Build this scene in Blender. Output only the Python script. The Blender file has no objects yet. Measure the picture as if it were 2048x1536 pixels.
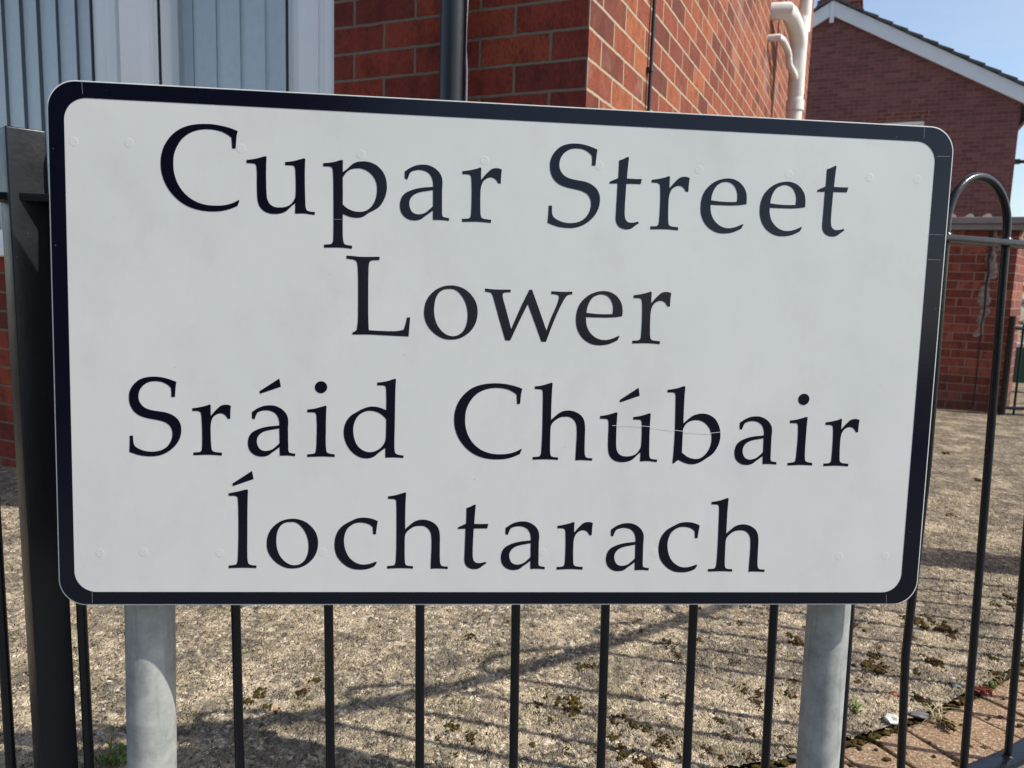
import bpy, bmesh, math, random
from mathutils import Matrix, Vector, noise
import numpy as np
random.seed(7); rng = np.random.default_rng(7)
C = bpy.context.scene
COL = C.collection
rad = math.radians

# ------------------------------------------------------------------ camera
CAM_H = 0.88
F = 1540.0                                   # focal length in pixels of a 2048 px wide frame
PITCH, ROLL = rad(-7.55), rad(-1.80)
fw = Vector((0, math.cos(PITCH), math.sin(PITCH)))
dn0 = fw.cross(Vector((1, 0, 0)))
rt = math.cos(ROLL)*Vector((1, 0, 0)) + math.sin(ROLL)*dn0
dn = -math.sin(ROLL)*Vector((1, 0, 0)) + math.cos(ROLL)*dn0
EYE = Vector((0, 0, CAM_H))
cam = bpy.data.cameras.new('camera'); cam_o = bpy.data.objects.new('camera', cam); COL.objects.link(cam_o)
cam.sensor_width = 36; cam.lens = 36*F/2048
cam.clip_start = 0.05; cam.clip_end = 2000
mw = Matrix((rt, -dn, -fw)).transposed().to_4x4(); mw.translation = EYE
cam_o.matrix_world = mw
cam.dof.use_dof = True; cam.dof.focus_distance = 1.06; cam.dof.aperture_fstop = 11.0
C.camera = cam_o

# ------------------------------------------------------------------ sky, sun, exposure
SUN_AZ, SUN_EL = 75.3, 44.5                  # azimuth measured from -Y towards +X
to_sun = Vector((math.sin(rad(SUN_AZ))*math.cos(rad(SUN_EL)), -math.cos(rad(SUN_AZ))*math.cos(rad(SUN_EL)), math.sin(rad(SUN_EL))))
W = bpy.data.worlds.new('World'); C.world = W; W.use_nodes = True
wn, wl = W.node_tree.nodes, W.node_tree.links
sky = wn.new('ShaderNodeTexSky'); sky.sky_type = 'NISHITA'; sky.sun_disc = False
sky.sun_elevation = rad(SUN_EL); sky.sun_rotation = math.atan2(to_sun.x, to_sun.y)
sky.air_density = 1.0; sky.dust_density = 1.3; sky.ozone_density = 1.2
bg = wn['Background']; bg.inputs['Strength'].default_value = 0.15
# thin high cloud: a little white mixed into the sky in soft streaks
_tc = wn.new('ShaderNodeTexCoord'); _mp = wn.new('ShaderNodeMapping'); _mp.inputs['Scale'].default_value = (1.3, 1.3, 4.5)
_nz = wn.new('ShaderNodeTexNoise'); _nz.inputs['Scale'].default_value = 2.6; _nz.inputs['Detail'].default_value = 6; _nz.inputs['Roughness'].default_value = 0.6
_rp = wn.new('ShaderNodeValToRGB'); _rp.color_ramp.elements[0].position = 0.42; _rp.color_ramp.elements[0].color = (0, 0, 0, 1); _rp.color_ramp.elements[1].position = 0.75; _rp.color_ramp.elements[1].color = (0.4, 0.4, 0.4, 1)
_mx = wn.new('ShaderNodeMix'); _mx.data_type = 'RGBA'; _mx.inputs[7].default_value = (3.6, 3.9, 4.4, 1)
wl.new(_tc.outputs['Generated'], _mp.inputs[0]); wl.new(_mp.outputs[0], _nz.inputs[0]); wl.new(_nz.outputs[0], _rp.inputs[0]); wl.new(_rp.outputs[0], _mx.inputs[0])
wl.new(sky.outputs[0], _mx.inputs[6]); wl.new(_mx.outputs[2], bg.inputs['Color'])
sun = bpy.data.lights.new('sun', 'SUN'); sun.energy = 4.7; sun.angle = rad(0.53); sun.color = (1, 0.94, 0.84)
sun_o = bpy.data.objects.new('sun', sun); COL.objects.link(sun_o)
sun_o.rotation_euler = to_sun.to_track_quat('Z', 'Y').to_euler(); sun_o.location = to_sun*30
C.view_settings.view_transform = 'Standard'; C.view_settings.look = 'None'
C.view_settings.exposure = 0.32; C.view_settings.gamma = 1.0

# ------------------------------------------------------------------ measuring helpers
def ray(x, y):
    return (rt*(x-1024) + dn*(y-768) + fw*F)
def hit(x, y, p0, n):
    d = ray(x, y); return EYE + d*((p0-EYE).dot(n)/d.dot(n))
def gnd(x, y, z=0.0):
    return hit(x, y, Vector((0, 0, z)), Vector((0, 0, 1)))

# ------------------------------------------------------------------ object helpers
def tag(o, label=None, cat=None, group=None, kind=None):
    if label: o['label'] = label
    if cat: o['category'] = cat
    if group: o['group'] = group
    if kind: o['kind'] = kind
    return o
def empty(name, loc, label, cat, group=None):
    o = bpy.data.objects.new(name, None); COL.objects.link(o); o.location = loc; o.empty_display_size = 0.1
    return tag(o, label, cat, group)
def world_loc(o):
    return Matrix.Translation(o['_w']) if '_w' in o else Matrix.Translation(o.location)
def adopt(o, parent):
    """child keeps its world placement (o.matrix_basis is its world matrix)"""
    if parent:
        o.parent = parent; o.matrix_parent_inverse = PW.get(parent.name, Matrix.Translation(parent.location)).inverted()
    return o
PW = {}
def obj(name, me, mat, parent=None, mw=None, smooth=None):
    o = bpy.data.objects.new(name, me); COL.objects.link(o)
    if mat: 
        for m in (mat if isinstance(mat, (list, tuple)) else [mat]): me.materials.append(m)
    mw = mw or Matrix()
    o.matrix_basis = mw
    adopt(o, parent); PW[o.name] = mw
    if smooth is not None: shade(me, smooth)
    return o
def shade(me, ang=40):
    me.polygons.foreach_set('use_smooth', [True]*len(me.polygons))
    me.set_sharp_from_angle(angle=rad(ang))
class MB:
    """collects shapes for ONE mesh"""
    def __init__(s): s.v = []; s.f = []; s.mi = []; s.cur = 0
    def add(s, vs, fs):
        k = len(s.v); s.v += [tuple(p) for p in vs]; s.f += [tuple(i+k for i in f) for f in fs]; s.mi += [s.cur]*len(fs)
    def quad(s, a, b, c, d): s.add([a, b, c, d], [(0, 1, 2, 3)])
    def box(s, x0, x1, y0, y1, z0, z1, M=None):
        vs = [Vector((x, y, z)) for z in (z0, z1) for y in (y0, y1) for x in (x0, x1)]
        if M: vs = [M @ v for v in vs]
        s.add(vs, [(0, 2, 3, 1), (4, 5, 7, 6), (0, 1, 5, 4), (2, 6, 7, 3), (0, 4, 6, 2), (1, 3, 7, 5)])
    def tube(s, path, r, n=16, cap=True):
        path = [Vector(p) for p in path]
        rs = r if isinstance(r, (list, tuple)) else [r]*len(path)
        t0 = (path[1]-path[0]).normalized()
        up = Vector((0, 0, 1)) if abs(t0.z) < 0.9 else Vector((1, 0, 0))
        a = t0.cross(up).normalized(); k = len(s.v); prev = t0
        for i, p in enumerate(path):
            if i == 0: t = t0
            elif i == len(path)-1: t = (path[i]-path[i-1]).normalized()
            else: t = ((path[i+1]-p).normalized() + (p-path[i-1]).normalized()).normalized()
            q = prev.rotation_difference(t); a = q @ a; prev = t; b = t.cross(a)
            for j in range(n):
                w = 2*math.pi*j/n; s.v.append(tuple(p + (a*math.cos(w) + b*math.sin(w))*rs[i]))
        for i in range(len(path)-1):
            for j in range(n):
                j2 = (j+1) % n; s.f.append((k+i*n+j, k+i*n+j2, k+(i+1)*n+j2, k+(i+1)*n+j)); s.mi.append(s.cur)
        if cap:
            s.f.append(tuple(k+j for j in reversed(range(n)))); s.mi.append(s.cur)
            e = k+(len(path)-1)*n; s.f.append(tuple(e+j for j in range(n))); s.mi.append(s.cur)
    def prism(s, pts, d):
        """polygon pts (3-D, planar) pushed along d"""
        n = len(pts); pts = [Vector(p) for p in pts]; d = Vector(d)
        s.add(pts + [p+d for p in pts], [tuple(reversed(range(n))), tuple(range(n, 2*n))] + [(i, (i+1) % n, n+(i+1) % n, n+i) for i in range(n)])
    def mesh(s, name, bevel=0, seg=2, fix=True):
        me = bpy.data.meshes.new(name); me.from_pydata(s.v, [], s.f)
        me.polygons.foreach_set('material_index', s.mi)
        if fix or bevel:
            bm = bmesh.new(); bm.from_mesh(me)
            if fix: bmesh.ops.recalc_face_normals(bm, faces=bm.faces)
            if bevel:
                ed = [e for e in bm.edges if len(e.link_faces) == 2 and e.calc_face_angle(0) > rad(35)]
                bmesh.ops.bevel(bm, geom=ed, offset=bevel, segments=seg, affect='EDGES', profile=0.6)
            bm.to_mesh(me); bm.free()
        me.update(); return me
def circ(c, r, a, b, t0, t1, n):
    return [c + a*(r*math.cos(t0+(t1-t0)*i/n)) + b*(r*math.sin(t0+(t1-t0)*i/n)) for i in range(n+1)]

# ------------------------------------------------------------------ material helpers
class NT:
    def __init__(s, name):
        s.m = bpy.data.materials.new(name); s.m.use_nodes = True; s.t = s.m.node_tree
        s.b = s.t.nodes['Principled BSDF']; s.out = s.t.nodes['Material Output']
    def n(s, typ, **kw):
        o = s.t.nodes.new('ShaderNode'+typ)
        for k, v in kw.items():
            if k.startswith('_'): setattr(o, k[1:], v)
            else:
                key = k.replace('__', ' ')
                s.set(o.inputs[key], v)
        return o
    def set(s, inp, v):
        if isinstance(v, bpy.types.NodeSocket): s.t.links.new(v, inp)
        elif isinstance(v, bpy.types.Node): s.t.links.new(v.outputs[0], inp)
        else: inp.default_value = v
    def coord(s, which='Object'): return s.t.nodes.new('ShaderNodeTexCoord').outputs[which]
    def noise(s, vec, scale, detail=4, rough=0.55, out='Fac'):
        o = s.n('TexNoise', Vector=vec, Scale=scale, Detail=detail, Roughness=rough); return o.outputs[out]
    def vor(s, vec, scale, feature='F1', rnd=1.0):
        return s.n('TexVoronoi', _feature=feature, Vector=vec, Scale=scale, Randomness=rnd)
    def ramp(s, fac, stops, interp='LINEAR'):
        o = s.t.nodes.new('ShaderNodeValToRGB'); s.t.links.new(fac, o.inputs[0]); r = o.color_ramp; r.interpolation = interp
        while len(r.elements) < len(stops): r.elements.new(0.5)
        for e, (p, c) in zip(r.elements, stops):
            e.position = p; e.color = (c, c, c, 1) if isinstance(c, (int, float)) else (*c, 1)
        return o.outputs[0]
    def mix(s, fac, a, b, mode='MIX'):
        o = s.t.nodes.new('ShaderNodeMix'); o.data_type = 'RGBA'; o.blend_type = mode
        for i, v in ((0, fac), (6, a), (7, b)):
            if isinstance(v, (tuple, list)) and len(v) == 3: v = (*v, 1)
            s.set(o.inputs[i], v)
        return o.outputs[2]
    def math(s, op, a, b=0.0, clamp=False):
        o = s.t.nodes.new('ShaderNodeMath'); o.operation = op; o.use_clamp = clamp; s.set(o.inputs[0], a); s.set(o.inputs[1], b); return o.outputs[0]
    def map(s, vec, scale=(1, 1, 1), loc=(0, 0, 0), rot=(0, 0, 0)):
        o = s.n('Mapping', Vector=vec); o.inputs['Scale'].default_value = scale; o.inputs['Location'].default_value = loc; o.inputs['Rotation'].default_value = rot
        return o.outputs[0]
    def bump(s, h, strength=0.3, dist=0.005, normal=None):
        o = s.n('Bump', Height=h, Strength=strength, Distance=dist)
        if normal is not None: s.set(o.inputs['Normal'], normal)
        return o.outputs[0]
    def fin(s, color=None, rough=None, metal=None, normal=None, spec=None):
        I = s.b.inputs
        for k, v in (('Base Color', color), ('Roughness', rough), ('Metallic', metal), ('Normal', normal), ('Specular IOR Level', spec)):
            if v is None: continue
            if isinstance(v, tuple) and len(v) == 3: v = (*v, 1)
            s.set(I[k], v)
        return s.m

def m_plain(name, col, rough=0.5, var=0.12, scale=8, bump=0.05, spec=0.5, bscale=120):
    t = NT(name); c = t.coord()
    n = t.noise(c, scale, 5)
    k = t.ramp(n, [(0.3, tuple(x*(1-var) for x in col)), (0.7, tuple(min(1, x*(1+var)) for x in col))])
    r = t.math('ADD', t.math('MULTIPLY', t.noise(c, scale*3), 0.15), rough-0.07)
    return t.fin(k, r, None, t.bump(t.noise(c, bscale, 3), bump, 0.002), spec)

# brick: local coordinates, x along the wall, z up
def m_brick(name, cols, mortar, course=0.082, length=0.226, joint=0.0052, z0=0.0, x0=0.0, streak=1.0, dirt=0.0, contrast=1.0, white=0.0):
    t = NT(name); c = t.coord()
    sep = t.n('SeparateXYZ', Vector=c)
    wob = t.math('MULTIPLY', t.math('SUBTRACT', t.noise(c, 22, 2), 0.5), 0.006)
    v = t.n('CombineXYZ', X=t.math('ADD', t.math('ADD', sep.outputs['X'], x0), wob), Y=t.math('ADD', t.math('SUBTRACT', sep.outputs['Z'], z0), wob), Z=0.0).outputs[0]
    br = t.n('TexBrick', Vector=v, Scale=1.0)
    br.inputs['Color1'].default_value = (0, 0, 0, 1); br.inputs['Color2'].default_value = (1, 1, 1, 1); br.inputs['Mortar'].default_value = (0.5, 0.5, 0.5, 1)
    br.inputs['Mortar Size'].default_value = joint; br.inputs['Mortar Smooth'].default_value = 0.25; br.inputs['Bias'].default_value = 0
    br.inputs['Brick Width'].default_value = length; br.inputs['Row Height'].default_value = course
    per = br.outputs['Color']; fac = br.outputs['Fac']
    base = t.ramp(per, [(0.0, cols[0]), (0.35, cols[1]), (0.7, cols[2]), (1.0, cols[3])])
    # dark fire marks and rough dragged face
    patch = t.noise(t.map(c, (17, 17, 9)), 1.0, 5, 0.7)
    base = t.mix(t.ramp(patch, [(0.48, 0.0), (0.64, 0.8*contrast)]), base, tuple(x*0.40 for x in cols[0]))
    base = t.mix(t.ramp(patch, [(0.30, 0.7*contrast), (0.42, 0.0)]), base, tuple(min(1, x*1.15) for x in cols[3]))
    drag = t.noise(t.map(c, (230, 230, 60)), 1.0, 4, 0.7)
    base = t.mix(t.ramp(drag, [(0.36, 0.7*streak), (0.55, 0.0)]), base, tuple(x*0.5 for x in cols[0]))
    base = t.mix(t.ramp(drag, [(0.6, 0.0), (0.8, 0.6*streak)]), base, tuple(min(1, x*1.5) for x in cols[3]))
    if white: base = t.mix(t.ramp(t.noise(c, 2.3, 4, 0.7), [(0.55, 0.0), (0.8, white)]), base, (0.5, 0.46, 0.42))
    mcol = t.mix(t.noise(c, 60, 4), tuple(x*0.75 for x in mortar), tuple(x*1.2 for x in mortar))
    col = t.mix(fac, base, mcol)
    if dirt:
        g = t.ramp(sep.outputs['Z'], [(0.0, 1.0), (0.35, 0.0)])
        col = t.mix(t.math('MULTIPLY', g, dirt), col, (0.05, 0.045, 0.04))
    h = t.math('ADD', t.math('MULTIPLY', t.math('SUBTRACT', 1.0, fac), 1.0), t.math('MULTIPLY', drag, 0.35*streak))
    h = t.math('ADD', h, t.math('MULTIPLY', t.noise(c, 180, 3), 0.15))
    return t.fin(col, 0.85, None, t.bump(h, 0.8, 0.006), 0.25)

def m_black_paint(name, rough=0.22, bump=0.35, base=(0.006, 0.0075, 0.011)):
    t = NT(name); c = t.coord()
    brush = t.noise(t.map(c, (60, 60, 14)), 1.0, 4, 0.6)
    lump = t.noise(c, 190, 3, 0.6); drip = t.noise(c, 38, 3, 0.5)
    h = t.math('ADD', t.math('MULTIPLY', brush, 0.7), t.math('ADD', t.math('MULTIPLY', lump, 0.35), t.math('MULTIPLY', drip, 0.8)))
    dust = t.ramp(t.noise(c, 75, 6, 0.75), [(0.66, 0.0), (0.82, 0.2)])
    col = t.mix(dust, base, (0.10, 0.095, 0.085))
    chip = t.ramp(t.noise(c, 120, 3, 0.6), [(0.735, 0.0), (0.75, 0.6)])
    col = t.mix(chip, col, (0.30, 0.30, 0.30))
    r = t.math('ADD', t.math('MULTIPLY', t.noise(c, 30, 4), 0.22), rough-0.06)
    return t.fin(col, r, None, t.bump(h, bump, 0.0016), 0.42)

M = {}
M['paint'] = m_black_paint('black_gloss_paint')
M['post_paint'] = m_black_paint('black_post_paint', 0.30, 0.3)
M['sign_white'] = None
def m_signwhite():
    t = NT('white_sign_sheeting'); c = t.coord()
    a = t.noise(c, 5, 5, 0.6)
    col = t.ramp(a, [(0.3, (0.575, 0.60, 0.58)), (0.7, (0.62, 0.642, 0.622))])
    sp = t.vor(c, 42, 'F1')
    speck = t.ramp(sp.outputs['Distance'], [(0.018, 1.0), (0.045, 0.0)])
    pick = t.ramp(t.n('SeparateColor', Color=sp.outputs['Color']).outputs[0], [(0.90, 0.0), (0.91, 0.55)])
    col = t.mix(t.math('MULTIPLY', speck, pick), col, (0.2, 0.19, 0.17))
    smear = t.ramp(t.noise(t.map(c, (9, 5, 9)), 1.0, 6, 0.7), [(0.5, 0.0), (0.75, 0.28)])
    col = t.mix(smear, col, (0.43, 0.42, 0.40))
    h = t.math('ADD', t.noise(c, 14, 2), t.math('MULTIPLY', t.noise(c, 260, 2), 0.06))
    return t.fin(col, t.math('ADD', t.math('MULTIPLY', a, 0.1), 0.30), None, t.bump(h, 0.06, 0.004), 0.5)
M['sign_white'] = m_signwhite()
def m_vinyl():
    t = NT('black_vinyl'); c = t.coord()
    sp = t.vor(c, 95, 'F1')
    speck = t.math('MULTIPLY', t.ramp(sp.outputs['Distance'], [(0.03, 1.0), (0.07, 0.0)]), t.ramp(t.n('SeparateColor', Color=sp.outputs['Color']).outputs[0], [(0.95, 0.0), (0.955, 0.7)]))
    col = t.mix(speck, (0.002, 0.0035, 0.010), (0.25, 0.25, 0.25))
    h = t.math('ADD', t.noise(c, 520, 2), t.math('MULTIPLY', t.noise(c, 26, 2), 0.8))
    return t.fin(col, t.math('ADD', t.math('MULTIPLY', t.noise(c, 11, 4), 0.10), 0.12), None, t.bump(h, 0.08, 0.001), 0.36)
M['vinyl'] = m_vinyl()
def m_galv():
    t = NT('galvanised_steel'); c = t.coord()
    v = t.vor(t.map(c, (70, 70, 40)), 1.0)
    sp = t.n('SeparateColor', Color=v.outputs['Color']).outputs[0]
    a = t.math('ADD', t.math('MULTIPLY', sp, 0.05), t.math('MULTIPLY', t.noise(c, 22, 6, 0.7), 0.95))
    col = t.ramp(a, [(0.34, (0.245, 0.265, 0.255)), (0.5, (0.35, 0.365, 0.35)), (0.66, (0.45, 0.465, 0.44))])
    run = t.ramp(t.noise(t.map(c, (150, 150, 6)), 1.0, 4, 0.6), [(0.55, 0.0), (0.72, 0.5)])
    col = t.mix(run, col, (0.20, 0.21, 0.21))
    nick = t.ramp(t.noise(t.map(c, (130, 130, 30)), 1.0, 3), [(0.70, 0.0), (0.73, 0.6)])
    col = t.mix(nick, col, (0.12, 0.12, 0.11))
    return t.fin(col, t.math('ADD', t.math('MULTIPLY', a, 0.2), 0.42), 0.25, t.bump(t.math('ADD', a, t.noise(c, 200)), 0.10, 0.002), 0.5)
M['galv'] = m_galv()
M['upvc'] = m_plain('white_upvc', (0.90, 0.90, 0.88), 0.30, 0.03, 6, 0.02)
M['pipe_white'] = m_plain('weathered_white_pipe', (0.68, 0.66, 0.62), 0.42, 0.10, 9, 0.05)
M['pipe_black'] = m_plain('black_plastic_pipe', (0.014, 0.016, 0.02), 0.35, 0.15, 20, 0.04)
M['blind'] = m_plain('pale_blind_fabric', (0.72, 0.77, 0.785), 0.85, 0.04, 30, 0.08, 0.2, 900)
M['tape_gap'] = m_plain('grey_tape_gap', (0.20, 0.205, 0.21), 0.5, 0.1)
M['dark'] = m_plain('dark_room', (0.03, 0.03, 0.03), 0.9, 0.1)
M['fascia'] = m_plain('white_painted_board', (0.72, 0.73, 0.75), 0.5, 0.04, 3, 0.04)
M['tile'] = m_plain('grey_concrete_tile', (0.085, 0.085, 0.085), 0.85, 0.25, 6, 0.4)
M['lead'] = m_plain('grey_sheet_flashing', (0.22, 0.225, 0.23), 0.55, 0.2, 5, 0.15)
M['cream'] = m_plain('cream_plastic_cap', (0.62, 0.56, 0.46), 0.5, 0.08)
M['mortar'] = m_plain('smeared_mortar', (0.24, 0.205, 0.185), 0.95, 0.35, 30, 0.8)
M['green'] = m_plain('dark_green_paint', (0.012, 0.075, 0.06), 0.4, 0.12, 5, 0.05)
M['brickA'] = m_brick('red_dragged_brick', [(0.15, 0.033, 0.026), (0.25, 0.044, 0.027), (0.33, 0.055, 0.029), (0.37, 0.074, 0.034)], (0.205, 0.16, 0.115), z0=0.0, streak=0.9, contrast=0.68)  # shaded copy of the house brick, shade put into its darker mortar
M['brickB'] = m_brick('red_brick_sunlit_copy', [(0.13, 0.036, 0.023), (0.22, 0.056, 0.029), (0.29, 0.076, 0.034), (0.36, 0.115, 0.046)], (0.36, 0.285, 0.20), z0=0.0, white=0.38, contrast=0.55)  # sunlit copy of the house brick, light put into its paler mortar
M['brickFar'] = m_brick('hazed_red_brick', [(0.155, 0.060, 0.056), (0.20, 0.075, 0.068), (0.23, 0.086, 0.076), (0.27, 0.105, 0.09)], (0.22, 0.16, 0.15), streak=0.5, contrast=0.4)  # grey-plum tone puts haze and bluish shade into the brick colour
M['brickYard'] = m_brick('weathered_red_brick', [(0.15, 0.045, 0.032), (0.20, 0.056, 0.040), (0.25, 0.072, 0.048), (0.31, 0.11, 0.07)], (0.36, 0.29, 0.25), streak=0.5, contrast=0.9, dirt=0.55)
def m_glass():
    t = NT('window_glass')
    t.t.nodes.remove(t.b)
    tr = t.n('BsdfTransparent', Color=(0.93, 0.97, 0.985, 1)); gl = t.n('BsdfGlossy', Roughness=0.01)
    fr = t.n('LayerWeight')
    fr2 = t.math('ADD', t.math('MULTIPLY', t.math('POWER', fr.outputs['Facing'], 5.0), 0.9), 0.05, True)
    mx = t.n('MixShader', Fac=fr2); t.t.links.new(tr.outputs[0], mx.inputs[1]); t.t.links.new(gl.outputs[0], mx.inputs[2])
    t.t.links.new(mx.outputs[0], t.out.inputs['Surface']); return t.m
M['glass'] = m_glass()

# rough exposed-aggregate concrete
def m_concrete(displace):
    t = NT('weathered_aggregate_concrete' if displace else 'weathered_concrete'); c = t.coord()
    warp = t.n('VectorMath', _operation='MULTIPLY_ADD')
    nz = t.n('TexNoise', Vector=c, Scale=60.0, Detail=3.0)
    t.set(warp.inputs[0], nz.outputs['Color']); warp.inputs[1].default_value = (0.016, 0.016, 0.016); t.set(warp.inputs[2], c)
    w = warp.outputs[0]
    v1 = t.vor(w, 50); v2 = t.vor(w, 115); 
    e1 = t.vor(w, 50, 'DISTANCE_TO_EDGE'); e2 = t.vor(w, 115, 'DISTANCE_TO_EDGE')
    r1 = t.n('SeparateColor', Color=v1.outputs['Color']); r2 = t.n('SeparateColor', Color=v2.outputs['Color'])
    pal = [(0.0, (0.07, 0.067, 0.066)), (0.20, (0.14, 0.127, 0.11)), (0.40, (0.235, 0.20, 0.155)), (0.60, (0.38, 0.31, 0.215)), (0.80, (0.52, 0.43, 0.305)), (0.92, (0.62, 0.53, 0.40)), (1.0, (0.74, 0.67, 0.54))]
    s1 = t.ramp(r1.outputs[0], pal); s2 = t.ramp(r2.outputs[1], pal)
    big = t.ramp(r1.outputs[2], [(0.30, 0.0), (0.36, 1.0)])
    col = t.mix(big, s2, s1)
    matrix = t.mix(t.noise(c, 190, 5, 0.75), (0.13, 0.105, 0.078), (0.43, 0.345, 0.24))
    edge = t.math('MULTIPLY', t.ramp(e1.outputs['Distance'], [(0.0, 0.0), (0.13, 1.0)]), t.ramp(e2.outputs['Distance'], [(0.0, 0.25), (0.16, 1.0)]))
    col = t.mix(t.math('SUBTRACT', 1.0, edge), col, matrix)
    # some areas still wear their cement skin
    skin = t.ramp(t.noise(c, 6.5, 5, 0.7), [(0.54, 0.0), (0.68, 0.5)])
    col = t.mix(skin, col, t.mix(t.noise(c, 120, 5, 0.8), (0.17, 0.145, 0.115), (0.40, 0.33, 0.25)))
    # greyer and darker over to the right, algae, grime
    sep = t.n('SeparateXYZ', Vector=c)
    side = t.ramp(t.math('ADD', t.math('MULTIPLY', sep.outputs['X'], 0.42), t.math('MULTIPLY', t.math('SUBTRACT', t.noise(c, 2.5, 4), 0.5), 0.9)), [(0.0, 0.0), (0.6, 0.8)])
    col = t.mix(side, col, t.mix(0.6, col, (0.20, 0.165, 0.125)))
    alg = t.ramp(t.noise(c, 9, 6, 0.75), [(0.5, 0.0), (0.72, 0.5)])
    col = t.mix(alg, col, (0.27, 0.24, 0.10))
    grime = t.ramp(t.noise(c, 30, 6, 0.8), [(0.55, 0.0), (0.66, 0.8)])
    col = t.mix(grime, col, (0.075, 0.066, 0.055))
    lich = t.ramp(t.noise(t.map(c, loc=(3, 1, 0)), 34, 6, 0.8), [(0.56, 0.0), (0.63, 0.7)])
    col = t.mix(lich, col, (0.72, 0.64, 0.50))
    # broad worn patches, pale and dark
    pz = t.noise(t.map(c, loc=(7, 2, 0)), 5.5, 7, 0.72)
    col = t.mix(t.ramp(pz, [(0.51, 0.0), (0.62, 0.5)]), col, (0.66, 0.545, 0.385))
    col = t.mix(t.ramp(pz, [(0.36, 0.72), (0.49, 0.0)]), col, (0.10, 0.088, 0.074))
    gapn = t.noise(t.map(c, loc=(1, 9, 0)), 75, 4, 0.65)
    gap = t.ramp(gapn, [(0.33, 1.0), (0.43, 0.0)])
    col = t.mix(t.math('MULTIPLY', gap, 0.88), col, (0.055, 0.048, 0.04))
    dome = t.math('MULTIPLY', edge, t.math('ADD', t.math('MULTIPLY', r1.outputs[1], 0.8), 0.2))
    h = t.math('ADD', t.math('MULTIPLY', dome, t.math('SUBTRACT', 0.75, t.math('MULTIPLY', skin, 0.6))), t.math('MULTIPLY', t.noise(c, 24, 5, 0.62), 1.1))
    h = t.math('SUBTRACT', h, t.math('MULTIPLY', gap, 0.45))
    h = t.math('ADD', h, t.math('MULTIPLY', t.noise(c, 190, 4, 0.7), 0.35))
    t.fin(col, 0.9, None, None, 0.2)
    if displace:
        d = t.n('Displacement', Height=h, Midlevel=1.05, Scale=0.0100)
        t.t.links.new(d.outputs[0], t.out.inputs['Displacement']); t.m.displacement_method = 'BOTH'
    else:
        t.set(t.b.inputs['Normal'], t.bump(h, 1.0, 0.012))
    return t.m
M['conc'] = m_concrete(True); M['conc_far'] = m_concrete(False)
def m_paver():
    t = NT('sandy_red_paver'); c = t.coord()
    v = t.vor(c, 330); r = t.n('SeparateColor', Color=v.outputs['Color']).outputs[0]
    col = t.ramp(r, [(0.0, (0.16, 0.105, 0.07)), (0.3, (0.27, 0.175, 0.112)), (0.7, (0.36, 0.245, 0.155)), (0.93, (0.46, 0.33, 0.22)), (1.0, (0.66, 0.58, 0.46))])
    col = t.mix(t.ramp(t.noise(c, 14, 5, 0.7), [(0.45, 0.0), (0.75, 0.65)]), col, (0.17, 0.12, 0.07))
    h = t.math('ADD', t.math('MULTIPLY', r, 0.6), t.noise(c, 160, 4, 0.7))
    return t.fin(col, 0.92, None, t.bump(h, 0.9, 0.003), 0.2)
M['paver'] = m_paver()
def m_soil():
    t = NT('mossy_soil'); c = t.coord()
    n = t.noise(c, 70, 6, 0.75)
    col = t.ramp(n, [(0.3, (0.03, 0.022, 0.012)), (0.5, (0.085, 0.06, 0.03)), (0.62, (0.10, 0.085, 0.03)), (0.8, (0.20, 0.15, 0.09))])
    return t.fin(col, 0.95, None, t.bump(t.noise(c, 260, 5, 0.8), 1.0, 0.008), 0.1)
M['soil'] = m_soil()
def m_moss():
    t = NT('dark_cushion_moss'); c = t.coord()
    n = t.noise(c, 160, 5, 0.75); l = t.noise(c, 9, 3)
    a = t.ramp(n, [(0.3, (0.030, 0.022, 0.007)), (0.55, (0.085, 0.066, 0.016)), (0.75, (0.17, 0.14, 0.035))])
    b = t.ramp(n, [(0.3, (0.028, 0.017, 0.008)), (0.55, (0.085, 0.050, 0.018)), (0.75, (0.16, 0.10, 0.04))])
    return t.fin(t.mix(t.ramp(l, [(0.42, 0.0), (0.58, 1.0)]), a, b), 0.95, None, t.bump(t.noise(c, 520, 3), 1.0, 0.004), 0.15)
M['moss'] = m_moss()
def m_gravel():
    t = NT('loose_gravel'); c = t.coord(); g = t.n('NewGeometry')
    col = t.ramp(g.outputs['Random Per Island'], [(0.0, (0.10, 0.10, 0.105)), (0.25, (0.17, 0.16, 0.15)), (0.45, (0.36, 0.30, 0.22)), (0.75, (0.48, 0.41, 0.31)), (0.94, (0.58, 0.52, 0.43)), (1.0, (0.42, 0.15, 0.08))])
    col = t.mix(t.ramp(t.noise(c, 130, 5, 0.7), [(0.5, 0.0), (0.75, 0.6)]), col, (0.14, 0.12, 0.085))
    return t.fin(col, 0.88, None, t.bump(t.noise(c, 330, 4), 0.6, 0.003), 0.25)
M['gravel'] = m_gravel()
def m_leaf(name, lo, hi):
    t = NT(name); c = t.coord(); g = t.n('NewGeometry')
    col = t.ramp(g.outputs['Random Per Island'], [(0.0, lo), (1.0, hi)])
    t.fin(col, 0.6, None, None, 0.3)
    t.b.inputs['Subsurface Weight'].default_value = 0.0
    return t.m
M['grass'] = m_leaf('green_grass_blade', (0.055, 0.10, 0.018), (0.16, 0.22, 0.045))
M['straw'] = m_leaf('dry_straw', (0.30, 0.24, 0.12), (0.52, 0.45, 0.28))
M['redleaf'] = m_leaf('red_weed_leaf', (0.22, 0.03, 0.03), (0.40, 0.10, 0.07))
M['hedge'] = m_leaf('hedge_leaf', (0.03, 0.05, 0.015), (0.10, 0.13, 0.04))
M['chalk'] = m_plain('white_chalky_stone', (0.78, 0.76, 0.72), 0.9, 0.08, 60, 0.7)
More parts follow.
